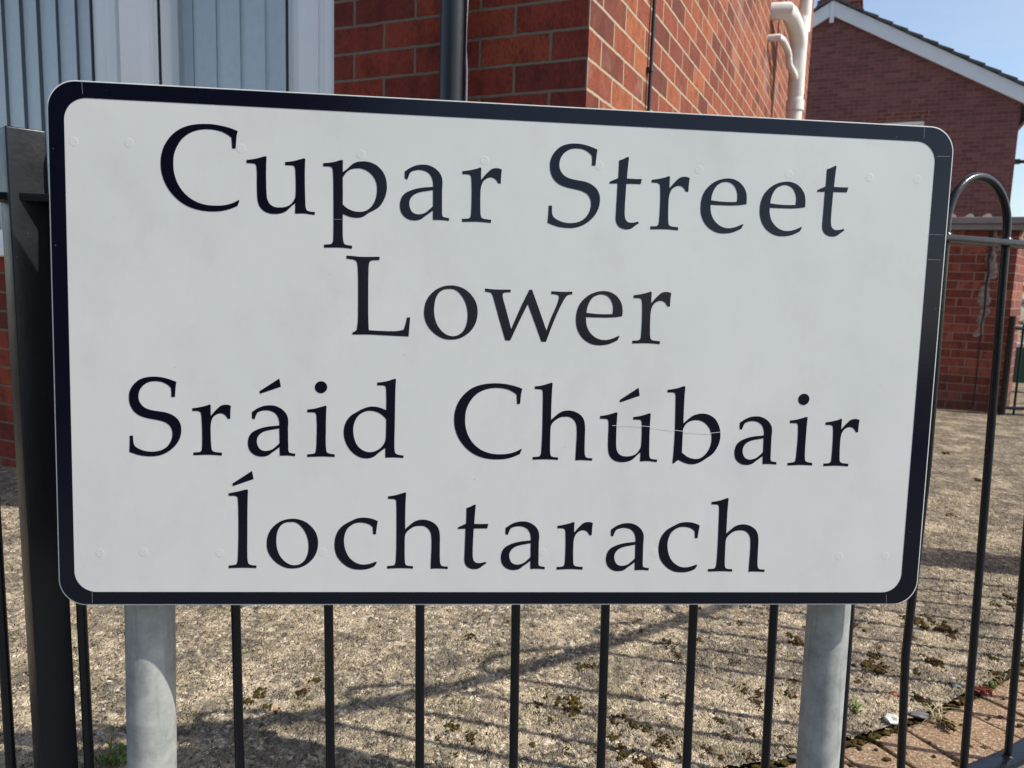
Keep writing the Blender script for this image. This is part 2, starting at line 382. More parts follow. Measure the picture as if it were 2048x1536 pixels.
M['slate'] = m_plain('grey_slate_chip', (0.13, 0.13, 0.14), 0.7, 0.2, 60, 0.4)
M['shard'] = m_plain('orange_brick_shard', (0.42, 0.14, 0.07), 0.9, 0.2, 70, 0.7)
def m_slabs():
    t = NT('pavement_slabs'); c = t.coord()
    br = t.n('TexBrick', Vector=c, Scale=1.0)
    br.inputs['Color1'].default_value = (0.13, 0.127, 0.12, 1); br.inputs['Color2'].default_value = (0.17, 0.165, 0.155, 1); br.inputs['Mortar'].default_value = (0.10, 0.095, 0.085, 1)
    br.inputs['Brick Width'].default_value = 0.6; br.inputs['Row Height'].default_value = 0.45; br.inputs['Mortar Size'].default_value = 0.004
    col = t.mix(t.ramp(t.noise(c, 6, 6, 0.7), [(0.45, 0.0), (0.75, 0.5)]), br.outputs['Color'], (0.08, 0.075, 0.07))
    return t.fin(col, 0.9, None, t.bump(t.math('ADD', t.math('SUBTRACT', 1.0, br.outputs['Fac']), t.noise(c, 150, 4)), 0.5, 0.004), 0.2)
M['slabs'] = m_slabs()
M['asphalt'] = m_plain('asphalt', (0.05, 0.05, 0.052), 0.9, 0.25, 30, 0.8, 0.2, 300)

# ------------------------------------------------------------------ fence line in plan
FX = [-2.2, -1.4, -0.75, -0.5, -0.2, 0.1, 0.33, 0.55, 0.726, 0.88, 1.0, 1.2, 1.5, 2.0, 2.4]
FY = [0.955, 0.995, 1.035, 1.055, 1.078, 1.102, 1.130, 1.188, 1.262, 1.335, 1.398, 1.528, 1.74, 2.12, 2.43]
FXd = np.linspace(FX[0], FX[-1], 600); FYd = np.interp(FXd, FX, FY)
k_ = np.hanning(31); k_ /= k_.sum(); FYs = np.convolve(np.pad(FYd, 15, mode='reflect', reflect_type='odd'), k_, 'valid')
def fline(x): return float(np.interp(x, FXd, FYs))
def fdir(x):
    d = Vector((0.02, fline(x+0.01)-fline(x-0.01), 0)); return d.normalized()
def fpoint(px, py):
    """where the sight line through a pixel meets the upright fence surface"""
    d = ray(px, py); lo, hi = -2.2, 2.4
    for _ in range(50):
        m = (lo+hi)/2
        # side test in plan
        if d.x*fline(m)-d.y*m < 0: hi = m
        else: lo = m
    x = lo; t = fline(x)/d.y
    return Vector((x, fline(x), CAM_H + d.z*t))

# ------------------------------------------------------------------ ground
def fgrid(xs, ys, zfun=None):
    X, Y = np.meshgrid(xs, ys); Z = np.zeros_like(X) if zfun is None else zfun(X, Y)
    v = np.stack([X.ravel(), Y.ravel(), Z.ravel()], 1); nx, ny = len(xs), len(ys)
    i = np.arange((nx-1)*(ny-1)); r, c = i//(nx-1), i % (nx-1); a = r*nx+c
    f = np.stack([a, a+1, a+1+nx, a+nx], 1); return v, f
def np_mesh(name, v, f, smooth=True):
    me = bpy.data.meshes.new(name); me.vertices.add(len(v)); me.vertices.foreach_set('co', v.ravel())
    me.loops.add(f.size); me.loops.foreach_set('vertex_index', f.ravel().astype(np.int32))
    me.polygons.add(len(f)); me.polygons.foreach_set('loop_start', np.arange(0, f.size, 4, dtype=np.int32))
    me.polygons.foreach_set('loop_total', np.full(len(f), 4, dtype=np.int32))
    me.polygons.foreach_set('use_smooth', np.ones(len(f), dtype=bool)); me.update(); me.validate(); return me
PAV = 0.165                                    # width of the paver edging behind the fence
def edge_off(x, off):
    d = fdir(x); return Vector((x, fline(x), 0)) + Vector((-d.y, d.x, 0))*off
ex = [edge_off(x, PAV) for x in np.linspace(-2.1, 2.3, 300)]
EX = np.array([p.x for p in ex]); EY = np.array([p.y for p in ex])
def near_ground():
    xs = np.arange(-2.0, 2.05, 0.0055); n2 = 400
    # rows run from the paver edge outwards: dense near, sparser far
    s = np.linspace(0, 1, n2)**1.25
    X = np.tile(xs, (n2, 1)); e = np.interp(xs, EX, EY)+0.004
    Y = e[None, :] + s[:, None]*(3.35-e)[None, :]
    v = np.stack([X.ravel(), Y.ravel(), np.zeros(X.size)], 1); nx = len(xs)
    i = np.arange((nx-1)*(n2-1)); r, c = i//(nx-1), i % (nx-1); a = r*nx+c
    return v, np.stack([a, a+1, a+1+nx, a+nx], 1)
v, f = near_ground()
tag(obj('garden_ground', np_mesh('garden_ground', v, f), M['conc']), kind='structure')
b = MB()
b.quad((-60, 3.34, -0.006), (60, 3.34, -0.006), (60, 120, -0.006), (-60, 120, -0.006))
b.quad((-60, 0.6, -0.006), (-1.99, 0.9, -0.006), (-1.99, 3.34, -0.006), (-60, 3.34, -0.006))
b.quad((2.04, 2.0, -0.006), (60, 45, -0.006), (60, 3.34, -0.006), (2.04, 3.34, -0.006)) if False else b.add([(2.04, 2.3, -0.006), (60, 2.3, -0.006), (60, 3.34, -0.006), (2.04, 3.34, -0.006)], [(0, 1, 2, 3)])
tag(obj('yard_ground', b.mesh('yard_ground'), M['conc_far']), kind='structure')
b = MB(); b.quad((-400, -300, -0.11), (400, -300, -0.11), (400, 600, -0.11), (-400, 600, -0.11))
tag(obj('ground', b.mesh('ground'), M['asphalt']), kind='structure')
b = MB(); b.quad((-2.2, 0.8, -0.0185), (2.4, 0.8, -0.0185), (2.4, 3.4, -0.0185), (-2.2, 3.4, -0.0185))
tag(obj('soil', b.mesh('soil'), M['soil']), kind='structure')
# pavement in front of the fence, with its kerb
b = MB(); xs = list(np.linspace(-2.2, 2.4, 47))
pts = [Vector((x, fline(x)-0.022, -0.012)) for x in xs]
b.add(pts + [Vector((p.x, -1.6, -0.012)) for p in pts], [(i, i+47, i+48, i+1) for i in range(46)])
b.quad((-60, -1.6, -0.012), (-2.2, -1.6, -0.012), (-2.2, fline(-2.2)-0.022, -0.012), (-60, 0.6, -0.012))
b.quad((2.4, -1.6, -0.012), (60, -1.6, -0.012), (60, 2.3, -0.012), (2.4, fline(2.4)-0.022, -0.012))
tag(obj('pavement', b.mesh('pavement'), M['slabs']), kind='structure')
b = MB(); b.box(-60, 60, -1.73, -1.602, -0.11, -0.010)
tag(obj('kerb', b.mesh('kerb', 0.012), M['lead']), kind='structure')
# paver edging: blocks laid across the strip, each settled a little differently
b = MB(); s = -1.9; i = 0
while s < 2.25:
    d = fdir(s); nrm = Vector((-d.y, d.x, 0)); w = 0.100
    p = Vector((s, fline(s), 0)) + nrm*(PAV*0.5+0.0)
    z = -0.013 + random.uniform(-0.004, 0.003); tl = random.uniform(-0.012, 0.012)
    d2 = (d*math.cos(0.03*random.uniform(-1, 1)) + nrm*random.uniform(-0.03, 0.03)).normalized(); n2 = Vector((-d2.y, d2.x, 0))
    Mx = Matrix((d2, n2, Vector((0, tl, 1)).normalized())).transposed().to_4x4(); Mx.translation = p + Vector((0, 0, z))
    b.box(-w/2+0.004, w/2-0.004, -PAV*0.5-0.02, PAV*0.5-0.003, -0.06, 0, Mx)
    s += w*d.x; i += 1
tag(obj('paver_edging', b.mesh('paver_edging', 0.006, 3), M['paver'], smooth=50), kind='structure')

# ------------------------------------------------------------------ street sign
SW, SH = 1.15, 0.6523
SC = Vector((0.00335, 0.99686, CAM_H-0.10341))
SR = Vector((0.99644118, 0.08423777, -0.00299687)).normalized()
SU = Vector((-1.8e-4, 0.0376890697, 0.999289498)).normalized()
SN = SR.cross(SU).normalized(); SU = SN.cross(SR).normalized()
SM = Matrix((SR, SU, SN)).transposed().to_4x4(); SM.translation = SC
def sg(x, y):
    """pixel -> millimetre-true position on the face of the sign"""
    d = hit(x, y, SC, SN) - SC; return (d.dot(SR), d.dot(SU))
foot = SC - SU*(SC.z/SU.z); 
sign = empty('street_sign', (foot.x, foot.y+0.06, 0), 'white bilingual street name sign with black border on two grey steel posts', 'street sign')
def rrect(x0, x1, y0, y1, r, n=14):
    P = []
    for cx, cy, a in ((x1-r, y1-r, 0), (x0+r, y1-r, 90), (x0+r, y0+r, 180), (x1-r, y0+r, 270)):
        for i in range(n+1):
            t = rad(a+90*i/n); P.append((cx+r*math.cos(t), cy+r*math.sin(t)))
    return P
hw, hh = SW/2, SH/2
b = MB(); b.prism([Vector((x, y, -0.003)) for x, y in rrect(-hw, hw, -hh, hh, 0.034)], (0, 0, 0.003))
obj('plate', b.mesh('plate', 0.0007, 2), M['sign_white'], sign, SM)
tl, tr, br_, bl = sg(124, 194), sg(1870, 284), sg(1803, 1187), sg(153, 1181)
ix0, ix1 = (tl[0]+bl[0])/2, (tr[0]+br_[0])/2; iy0, iy1 = (bl[1]+br_[1])/2, (tl[1]+tr[1])/2
o_ = rrect(-hw+0.0016, hw-0.0016, -hh+0.0016, hh-0.0016, 0.0328); i_ = rrect(ix0, ix1, iy0, iy1, 0.027)
b = MB(); n = len(o_)
V_ = [(x, y, z) for z in (0.0001, 0.00035) for P in (o_, i_) for x, y in P]
Fc = []
for k in range(n):
    j = (k+1) % n
    Fc += [(2*n+k, 2*n+j, 3*n+j, 3*n+k), (k, j, 2*n+j, 2*n+k), (n+k, 3*n+k, 3*n+j, n+j)]
b.add(V_, Fc); obj('border', b.mesh('border'), M['vinyl'], sign, SM)
# hairline seams between the strips of border tape and a long scratch
def strip(b, p, q, w, z=0.0009):
    p, q = Vector((*p, z)), Vector((*q, z)); d = (q-p).normalized(); m = Vector((-d.y, d.x, 0))*w/2
    b.add([p-m, q-m, q+m, p+m], [(0, 1, 2, 3)])
for (x0, y0, x1, y1) in ((164, 163, 166, 188), (1848, 255, 1847, 277), (1873, 313, 1899, 313), (1857, 469, 1886, 470), (1853, 519, 1880, 520), (1772, 1188, 1772, 1206), (185, 1183, 185, 1206), (668, 439, 684, 439)):
    b = MB(); strip(b, sg(x0, y0), sg(x1, y1), 0.0005); obj('tape_seam', b.mesh('tape_seam'), M['tape_gap'], sign, SM)
b = MB()
sc = [(1224, 851), (1262, 850), (1300, 853), (1340, 859), (1380, 864), (1420, 866), (1440, 864)]
for p, q in zip(sc, sc[1:]): strip(b, sg(*p), sg(*q), 0.0006)

obj('scratch', b.mesh('scratch'), M['sign_white'], sign, SM)
# flattened rivets under the sheeting
riv = [(147, 283), (258, 286), (482, 297), (722, 309), (969, 321), (1198, 331), (1398, 340), (1578, 349), (1739, 355), (1835, 359), (200, 1106), (287, 1104), (440, 1106), (645, 1104), (1084, 1104), (1310, 1106), (1678, 1112), (1770, 1112)]
for px, py in riv:
    b = MB(); R, N = 0.0062, 20; rings = [(1.0, 0.00005), (0.8, 0.00045), (0.62, 0.00085), (0.5, 0.0006), (0.25, 0.00035)]
    cx, cy = sg(px, py); vs = [(cx+R*q*math.cos(2*math.pi*j/N), cy+R*q*math.sin(2*math.pi*j/N), h*0.20) for q, h in rings for j in range(N)] + [(cx, cy, 0.0003)]
    fs = [(r*N+j, r*N+(j+1) % N, (r+1)*N+(j+1) % N, (r+1)*N+j) for r in range(len(rings)-1) for j in range(N)] + [((len(rings)-1)*N+j, (len(rings)-1)*N+(j+1) % N, len(rings)*N) for j in range(N)]
    b.add(vs, fs); obj('rivet', b.mesh('rivet'), M['sign_white'], sign, SM, smooth=80)

# ---- lettering: outlines measured off the sign; a trailing 1 marks a corner, the rest is drawn smooth
G = {}
def glyph(key, ox, oy, s, *loops): G[key] = [[(ox+p[0]/s, oy+p[1]/s, len(p) > 2) for p in L] for L in loops]
glyph('C', 310, 235, 7.68, [(1272,208,1),(1256,280),(1250,340),(1240,475,1),(1188,475,1),(1175,310,1),(1120,268),(1040,225),(950,197),(840,182),(740,182),(620,205),(500,260),(400,350),(325,475),(290,590),(283,700),(292,830),(335,980),(410,1110),(510,1215),(640,1295),(780,1340),(920,1353),(1060,1347),(1190,1315),(1288,1266,1),(1298,1280,1),(1268,1358,1),(1180,1395),(1080,1425),(980,1440),(880,1443),(740,1432),(600,1400),(480,1350),(350,1260),(230,1130),(140,970),(98,820),(88,690),(100,570),(145,430),(230,300),(350,195),(480,135),(620,106),(760,98),(900,106),(1050,133),(1170,167)])
glyph('u', 480, 300, 9.6, [(128,190,1),(230,178),(330,160),(420,135),(485,120),(512,128,1),(507,230),(503,400),(505,640),(515,880),(532,960),(580,1040),(660,1090),(760,1103),(880,1090),(970,1045),(1030,975),(1065,905,1),(1072,780),(1072,640),(1066,470),(1055,340),(1030,305),(980,295),(870,290,1),(870,230,1),(960,222),(1060,205),(1150,180),(1230,160),(1255,172,1),(1250,280),(1246,500),(1250,800),(1256,1000),(1265,1110),(1290,1160),(1340,1180),(1440,1190,1),(1436,1245,1),(1340,1232),(1250,1220),(1060,1220,1),(1062,1022,1),(990,1080),(930,1140),(880,1180),(790,1215),(680,1228),(560,1215),(460,1170),(380,1085),(345,990),(330,860),(325,640),(325,450),(318,340),(305,285),(270,262),(128,250,1)])
glyph('p', 620, 310, 7.68, [(205,125,1),(300,117),(390,102),(470,78),(508,80,1),(505,170),(505,262,1),(570,215),(640,150),(700,115),(790,98),(900,105),(1010,150),(1100,230),(1160,340),(1182,470),(1175,570),(1145,670),(1070,790),(990,845),(910,885),(830,940),(770,960),(700,964),(600,945),(505,905,1),(503,1050),(505,1230),(515,1330),(535,1370),(580,1385),(648,1392,1),(643,1440,1),(540,1428),(430,1422),(218,1422,1),(218,1375,1),(290,1372),(330,1362),(352,1330),(360,1200),(362,900),(360,550),(358,350),(350,240),(342,200),(310,180),(205,172,1)],
      [(505,345,1),(550,280),(620,225),(720,205),(800,212),(880,245),(960,315),(1010,400),(1030,500),(1025,600),(1000,700),(940,795),(860,855),(760,873),(660,858),(570,815),(505,760,1)])
glyph('a', 785, 315, 10.97, [(270,305,1),(400,220),(530,170),(670,155),(800,172),(930,235),(1030,330),(1085,440),(1098,560),(1090,700),(1088,900),(1088,1150),(1090,1250),(1108,1297),(1150,1312),(1243,1330,1),(1240,1390,1),(1150,1378),(1050,1370),(890,1370,1),(887,1165,1),(800,1230),(720,1285),(640,1345),(570,1372),(480,1380),(370,1362),(270,1305),(195,1210),(165,1090),(170,980),(205,870),(270,790),(370,735),(500,690),(650,662),(780,652),(893,643,1),(890,560),(865,450),(810,360),(730,305),(620,275),(520,278),(440,300),(400,320,1),(370,370),(328,482,1),(270,460,1)],
      [(890,715,1),(760,735),(630,755),(520,790),(430,855),(380,940),(370,1030),(390,1120),(440,1200),(530,1243),(620,1242),(720,1210),(810,1140),(890,1065,1)])
glyph('r', 905, 320, 10.97, [(220,245,1),(330,232),(450,210),(550,185),(605,165),(635,180,1),(630,260),(627,435,1),(700,350),(780,265),(860,200),(960,178),(1040,190),(1085,210,1),(1070,330),(1060,515,1),(1005,515,1),(950,430),(870,385),(790,390),(700,445),(650,520),(620,640),(612,800),(612,1050),(620,1210),(640,1265),(690,1290),(848,1312,1),(843,1380,1),(730,1368),(560,1355),(212,1355,1),(212,1290,1),(300,1288),(360,1278),(395,1245),(408,1150),(420,850),(420,560),(412,400),(400,350),(360,320),(220,308,1)])
glyph('S', 1055, 275, 7.68, [(1077,187,1),(1065,250),(1055,330),(1043,432,1),(990,432,1),(993,350),(988,280,1),(940,230),(860,185),(760,168),(660,180),(570,235),(510,320),(490,420),(505,500),(560,580),(640,625),(760,655),(890,680),(990,725),(1070,800),(1108,890),(1112,980),(1090,1090),(1030,1200),(940,1290),(830,1355),(710,1387),(580,1387),(450,1365),(308,1310,1),(320,1180),(328,1045,1),(375,1045,1),(380,1170),(400,1220),(480,1275),(580,1307),(690,1313),(800,1290),(890,1230),(950,1140),(975,1040),(965,950),(925,880),(850,830),(740,798),(600,765),(490,720),(410,650),(360,550),(345,440),(360,330),(420,220),(520,135),(640,98),(760,94),(880,112),(980,145)])
glyph('t', 1170, 310, 9.6, [(655,105,1),(740,75),(828,35),(845,50,1),(830,180),(805,450,1),(950,460),(1092,462,1),(1068,560,1),(950,555),(793,552,1),(780,750),(765,1000),(765,1180),(785,1250),(830,1290),(900,1300),(960,1293),(1018,1275,1),(1035,1308,1),(960,1360),(900,1405),(820,1427),(740,1420),(660,1385),(605,1310),(590,1220),(595,1100),(615,750),(625,548,1),(540,548),(470,548,1),(478,510,1),(560,475),(640,440,1),(648,280)])
glyph('e', 1380, 340, 10.97, [(1238,750,1),(1100,770),(900,778),(700,772),(450,762,1),(455,900),(490,1030),(560,1140),(660,1225),(780,1270),(880,1275),(1000,1250),(1158,1185,1),(1170,1200,1),(1125,1285,1),(1000,1345),(880,1380),(740,1392),(600,1375),(470,1315),(360,1220),(280,1090),(238,940),(232,790),(255,630),(320,470),(430,340),(560,250),(700,200),(830,185),(960,203),(1080,265),(1170,360),(1228,480),(1245,610)],
      [(462,665,1),(480,560),(530,430),(600,335),(690,280),(790,260),(890,285),(970,350),(1020,450),(1040,560),(1028,700,1),(850,702),(650,690)])
glyph('L', 660, 500, 7.68, [(255,85,1),(350,92),(450,102),(560,105),(762,103,1),(762,153,1),(690,157),(630,165),(605,195),(595,270),(590,450),(588,800),(590,1080),(598,1232,1),(750,1240),(950,1247),(1060,1240),(1135,1220,1),(1160,1140),(1185,1035,1),(1232,1035,1),(1220,1180),(1208,1328,1),(1000,1318),(800,1308),(600,1298),(347,1298,1),(347,1268,1),(380,1250),(412,1228,1),(428,1100),(432,900),(433,600),(430,350),(422,230),(408,175),(370,152),(320,140),(255,132,1)])
glyph('o', 830, 560, 10.97, [(800,118),(950,140),(1100,205),(1240,330),(1330,470),(1370,620),(1368,800),(1320,970),(1230,1110),(1100,1220),(960,1285),(800,1308),(640,1290),(490,1220),(350,1100),(250,950),(205,800),(205,640),(240,480),(320,340),(440,225),(600,145)],
      [(740,195),(850,205),(940,255),(1040,370),(1110,510),(1150,680),(1152,850),(1120,1000),(1050,1130),(950,1205),(840,1232),(720,1210),(610,1140),(510,1020),(450,880),(422,720),(425,560),(455,410),(520,290),(620,215)])
glyph('w', 960, 530, 7.68, [(80,360,1),(190,372),(300,377),(472,377,1),(472,418,1),(400,420),(360,432),(350,455),(352,500),(400,680),(480,985,1),(560,800),(640,620),(760,378,1),(800,378,1),(880,600),(960,830),(1022,1010,1),(1090,820),(1170,640),(1205,540),(1212,490),(1200,465),(1160,452),(1095,445,1),(1100,402,1),(1200,408),(1300,412),(1418,408,1),(1418,450,1),(1370,455),(1335,475),(1300,520),(1210,690),(1100,950),(1015,1178,1),(943,1178,1),(870,970),(735,600,1),(620,830),(465,1158,1),(390,1158,1),(300,850),(215,540),(190,460),(170,430),(130,415),(80,408,1)])
glyph('i', 560, 755, 8.533, [(468,545,1),(570,533),(660,512),(720,495),(775,482),(795,488,1),(788,640),(784,900),(782,1080),(788,1210),(800,1270),(840,1295),(934,1310,1),(934,1355,1),(830,1350),(700,1347),(468,1355,1),(468,1310,1),(560,1300),(600,1285),(615,1235),(625,1050),(630,850),(625,700),(618,630),(600,602),(560,595),(468,592,1)],
      [(702+105*math.cos(2*math.pi*k/18), 165+102*math.sin(2*math.pi*k/18)) for k in range(18)])
glyph('d', 660, 750, 8.533, [(808,128,1),(900,118),(1000,97),(1080,70),(1115,65),(1128,75,1),(1118,250),(1112,500),(1106,900),(1100,1150),(1105,1290),(1120,1335),(1170,1360),(1255,1373,1),(1253,1415,1),(1150,1408),(1050,1406),(946,1410,1),(944,1245,1),(880,1290),(820,1335),(770,1380),(700,1412),(620,1422),(510,1402),(400,1335),(310,1230),(255,1110),(235,990),(245,890),(285,780),(360,690),(450,635),(540,585),(640,548),(720,537),(830,550),(960,598,1),(962,450),(960,300),(955,230),(942,190),(900,178),(808,175,1)],
      [(960,755,1),(900,690),(810,635),(700,610),(600,622),(500,680),(440,760),(405,860),(398,970),(415,1080),(460,1190),(540,1270),(640,1312),(740,1308),(840,1262),(910,1190),(948,1110),(957,950)])
glyph('h', 1050, 755, 8.533, [(168,152,1),(250,142),(340,122),(420,97),(455,88),(473,98,1),(462,230),(452,450),(445,722,1),(520,655),(600,595),(680,567),(770,563),(870,590),(960,650),(1005,720),(1025,830),(1022,1000),(1018,1250),(1025,1330),(1050,1365),(1148,1378,1),(1145,1418,1),(1050,1412),(960,1408),(860,1412,1),(868,1250),(880,1050),(882,880),(870,790),(830,720),(760,675),(680,668),(600,680),(530,720),(462,785),(440,840),(435,900),(430,1100),(430,1270),(440,1330),(470,1352),(565,1362,1),(563,1405,1),(450,1398),(330,1395),(132,1400,1),(132,1355,1),(210,1350),(250,1340),(270,1305),(282,1200),(295,900),(302,550),(305,320),(300,230),(285,208),(168,195,1)])
glyph('b', 1310, 765, 8.533, [(215,125,1),(300,112),(400,92),(470,68),(505,62),(518,72,1),(505,230),(492,480),(485,697,1),(560,630),(640,570),(730,538),(820,530),(920,550),(1020,615),(1085,720),(1115,850),(1108,980),(1060,1110),(980,1220),(880,1290),(790,1350),(700,1385),(610,1394),(500,1370),(400,1320,1),(360,1345),(320,1382,1),(298,1372,1),(315,1200),(335,900),(345,600),(350,330),(350,210),(335,178),(300,170),(215,165,1)],
      [(478,795,1),(520,720),(590,665),(680,642),(770,650),(850,690),(920,770),(955,860),(965,970),(945,1080),(895,1180),(820,1260),(740,1300),(650,1300),(550,1265),(460,1195,1),(465,1050),(472,900)])
glyph('c', 640, 1015, 10.97, [(1268,295,1),(1250,420),(1228,585,1),(1168,585,1),(1155,430,1),(1080,370),(980,338),(870,328),(770,345),(680,395),(600,470),(550,580),(528,700),(535,820),(570,960),(640,1090),(740,1180),(850,1235),(960,1250),(1080,1235),(1228,1185,1),(1250,1208,1),(1195,1290,1),(1100,1330),(980,1357),(860,1362),(720,1345),(590,1290),(470,1195),(375,1070),(330,930),(320,800),(340,650),(400,510),(490,405),(600,335),(700,285),(800,240),(920,222),(1040,225),(1160,250)])
glyph('l', 380, 935, 7.314, [(567,375,1),(650,360),(740,340),(830,320),(850,325,1),(845,450),(841,700),(840,1000),(840,1250),(845,1360),(860,1408),(900,1425),(972,1433,1),(972,1470,1),(880,1467),(760,1465),(567,1470,1),(567,1432,1),(640,1425),(680,1412),(695,1370),(705,1200),(710,950),(708,650),(702,490),(695,435),(670,418),(567,412,1)])
glyph('acute', 470, 750, 9.6, [(852,65,1),(882,225,1),(485,358,1),(472,310,1)])
ANCH = dict(C=(310+1272/7.68, 235+208/7.68), u=(480+1436/9.6, 300+1245/9.6), a=(785+1240/10.97, 315+1390/10.97), r=(905+212/10.97, 320+1355/10.97), S=(1055+308/7.68, 275+1310/7.68), t=(1170+1035/9.6, 310+1308/9.6), e=(1380+1238/10.97, 340+750/10.97), o=(830+787/10.97, 560+713/10.97), i=(560+468/8.533, 755+1355/8.533), h=(1050+132/8.533, 755+1400/8.533), c=(640+1268/10.97, 1015+295/10.97), acute=(470+852/9.6, 750+65/9.6))
IR = 0.955                                     # the Irish lines are cut a little smaller
WORDS = [
 [('C',None,1),('u',None,1),('p',None,1),('a',None,1),('r',None,1)],
 [('S',None,1),('t',None,1),('r',(1300.7,458.5),1),('e',None,1),('e',(1610.1,414.4),1),('t',(1688.5,460.9),1)],
 [('L',None,1),('o',None,1),('w',None,1),('e',(1244.7,632.3),1),('r',(1264.8,686.8),1)],
 [('S',(258.9,903.7),IR),('r',(387.3,910.2),IR),('a',(590.4,912.3),IR),('acute',None,1),('i',None,1),('d',None,1)],
 [('C',(1044.8,777.4),IR),('h',None,1),('u',(1313.7,923.9),IR),('acute',(1277.2,775.3),1),('b',None,1),('a',(1552.5,929),IR),('i',(1575,930.7),1),('r',(1646.8,932),IR)],
 [('l',None,1),('acute',(504.2,941.6),1),('o',(584.9,1087),IR),('c',None,1),('h',(774.6,1137),1),('t',(972.7,1126.2),IR),('a',(1089.3,1138.4),IR),('r',(1113.4,1139),IR),('a',(1297.2,1140.7),IR),('c',(1399.4,1050.6),1),('h',(1416.1,1143),1)]]
def smooth_loop(L, sub=6):
    """closed outline: Catmull-Rom between corners, straight where two corners meet"""
    n = len(L); out = []
    for k in range(n):
        p1, p2 = L[k], L[(k+1) % n]; p0, p3 = L[k-1], L[(k+2) % n]
        P0, P1, P2, P3 = (np.array(q[:2]) for q in (p0, p1, p2, p3))
        if p1[2] and p2[2]: out.append(tuple(P1)); continue
        if p1[2]: P0 = P1*2-P2 if not p3[2] or True else P1
        if p2[2]: P3 = P2*2-P1
        d0, d1, d2 = (max(1e-9, np.linalg.norm(b_-a_))**0.5 for a_, b_ in ((P0, P1), (P1, P2), (P2, P3)))
        m1 = (P1-P0)/d0-(P2-P0)/(d0+d1)+(P2-P1)/d1; m2 = (P2-P1)/d1-(P3-P1)/(d1+d2)+(P3-P2)/d2
        m1, m2 = m1*d1, m2*d1
        for s in range(sub):
            t = s/sub; h = (2*t**3-3*t**2+1, t**3-2*t**2+t, -2*t**3+3*t**2, t**3-t**2)
            out.append(tuple(h[0]*P1+h[1]*m1+h[2]*P2+h[3]*m2))
    return out
for word in WORDS:
    cu = bpy.data.curves.new('lettering', 'CURVE'); cu.dimensions = '2D'; cu.fill_mode = 'BOTH'; cu.extrude = 0.0001
    for key, at, sc_ in word:
        a0 = sg(*ANCH[key]) if key in ANCH else (0, 0); a1 = sg(*at) if at else a0
        for L in G[key]:
            L2 = [(*sg(x, y), c_) for x, y, c_ in L]
            if at: L2 = [((x-a0[0])*sc_+a1[0], (y-a0[1])*sc_+a1[1], c_) for x, y, c_ in L2]
            pts = smooth_loop(L2); sp = cu.splines.new('POLY'); sp.points.add(len(pts)-1); sp.use_cyclic_u = True
            for q, (x, y) in zip(sp.points, pts): q.co = (x, y, 0, 1)
    tmp = bpy.data.objects.new('tmp', cu); me = bpy.data.meshes.new_from_object(tmp); bpy.data.objects.remove(tmp)
    me.transform(Matrix.Translation((0, 0, 0.00022)))
    me.name = 'lettering'; obj('lettering', me, M['vinyl'], sign, SM)
# posts: galvanised tubes clamped behind the plate
for px, py, wpx in ((303.5, 1450, 92.5), (1644, 1400, 81.6)):
    gap = 0.034
    for it in range(3):
        R = 0.03 if it == 0 else R
        q = hit(px, py, SC - SN*(gap+R), SN); R = wpx/2*(q-EYE).dot(fw)/F*0.985
    top = q + SU*((SC.z+hh-0.03)-q.z); bot = q - SU*(q.z+0.3)
    b = MB(); b.tube([bot, q, top], R, 48)
    P_ = obj('post', b.mesh('post'), M['galv'], sign, smooth=40)
    for dz in (0.20, -0.19):                   # clip and channel behind the plate
        z = SC + SU*dz; cc = q + SU*((z.z-q.z)/SU.z)
        Mx = Matrix((SR, SU, SN)).transposed().to_4x4(); Mx.translation = cc
        b = MB(); b.box(-R-0.004, R+0.004, -0.015, 0.015, -R-0.004, R+0.004, Mx)
        obj('clip', b.mesh('clip', 0.003), M['galv'], P_)
for dz in (0.20, -0.19):
    b = MB(); b.box(-hw+0.06, hw-0.06, dz-0.02, dz+0.02, -0.030, -0.0032); obj('channel', b.mesh('channel', 0.002), M['galv'], sign, SM)

# ------------------------------------------------------------------ bow-top railing
RZ = CAM_H + 0.085                             # underside of the top rail
RB = 0.001
fence = empty('bow_top_railing', (0.2, fline(0.2), 0), 'black painted bow top railing curving behind the sign', 'railing')
def flat_bar(x0, x1, half, z0, z1, n=90):
    b = MB(); xs = np.linspace(x0, x1, n); V_ = []
    for x in xs:
        d = fdir(x); m = Vector((-d.y, d.x, 0)); p = Vector((x, fline(x), 0))
        V_ += [p-m*half+Vector((0, 0, z0)), p+m*half+Vector((0, 0, z0)), p+m*half+Vector((0, 0, z1)), p-m*half+Vector((0, 0, z1))]
    Fc = [(0, 1, 2, 3), (4*n-4, 4*n-1, 4*n-2, 4*n-3)]
    for i in range(n-1):
        for j in range(4): Fc.append((4*i+j, 4*i+(j+1) % 4, 4*i+4+(j+1) % 4, 4*i+4+j))
    b.add(V_, Fc); return b.mesh('bar', 0.0015, 2)
obj('top_rail', flat_bar(-1.9, 2.3, 0.019, RZ, RZ+0.0105), M['paint'], fence, smooth=40)
obj('bottom_rail', flat_bar(-1.9, 2.3, 0.0195, RB-0.0115, RB), M['paint'], fence, smooth=40)
BR = 0.0069
HT = fpoint(1960, 341).z - BR
legs = [-20-150, 8, 168, 318, 475, 660, 842, 1033, 1211, 1386, 1546, 1697, 1831, 1947, 2033.5, 2150]
lx = [fpoint(p, 1300).x for p in legs]
xx = lx[-1]
for k in range(8): xx += 0.11 if k % 2 else 0.10; lx.append(xx)
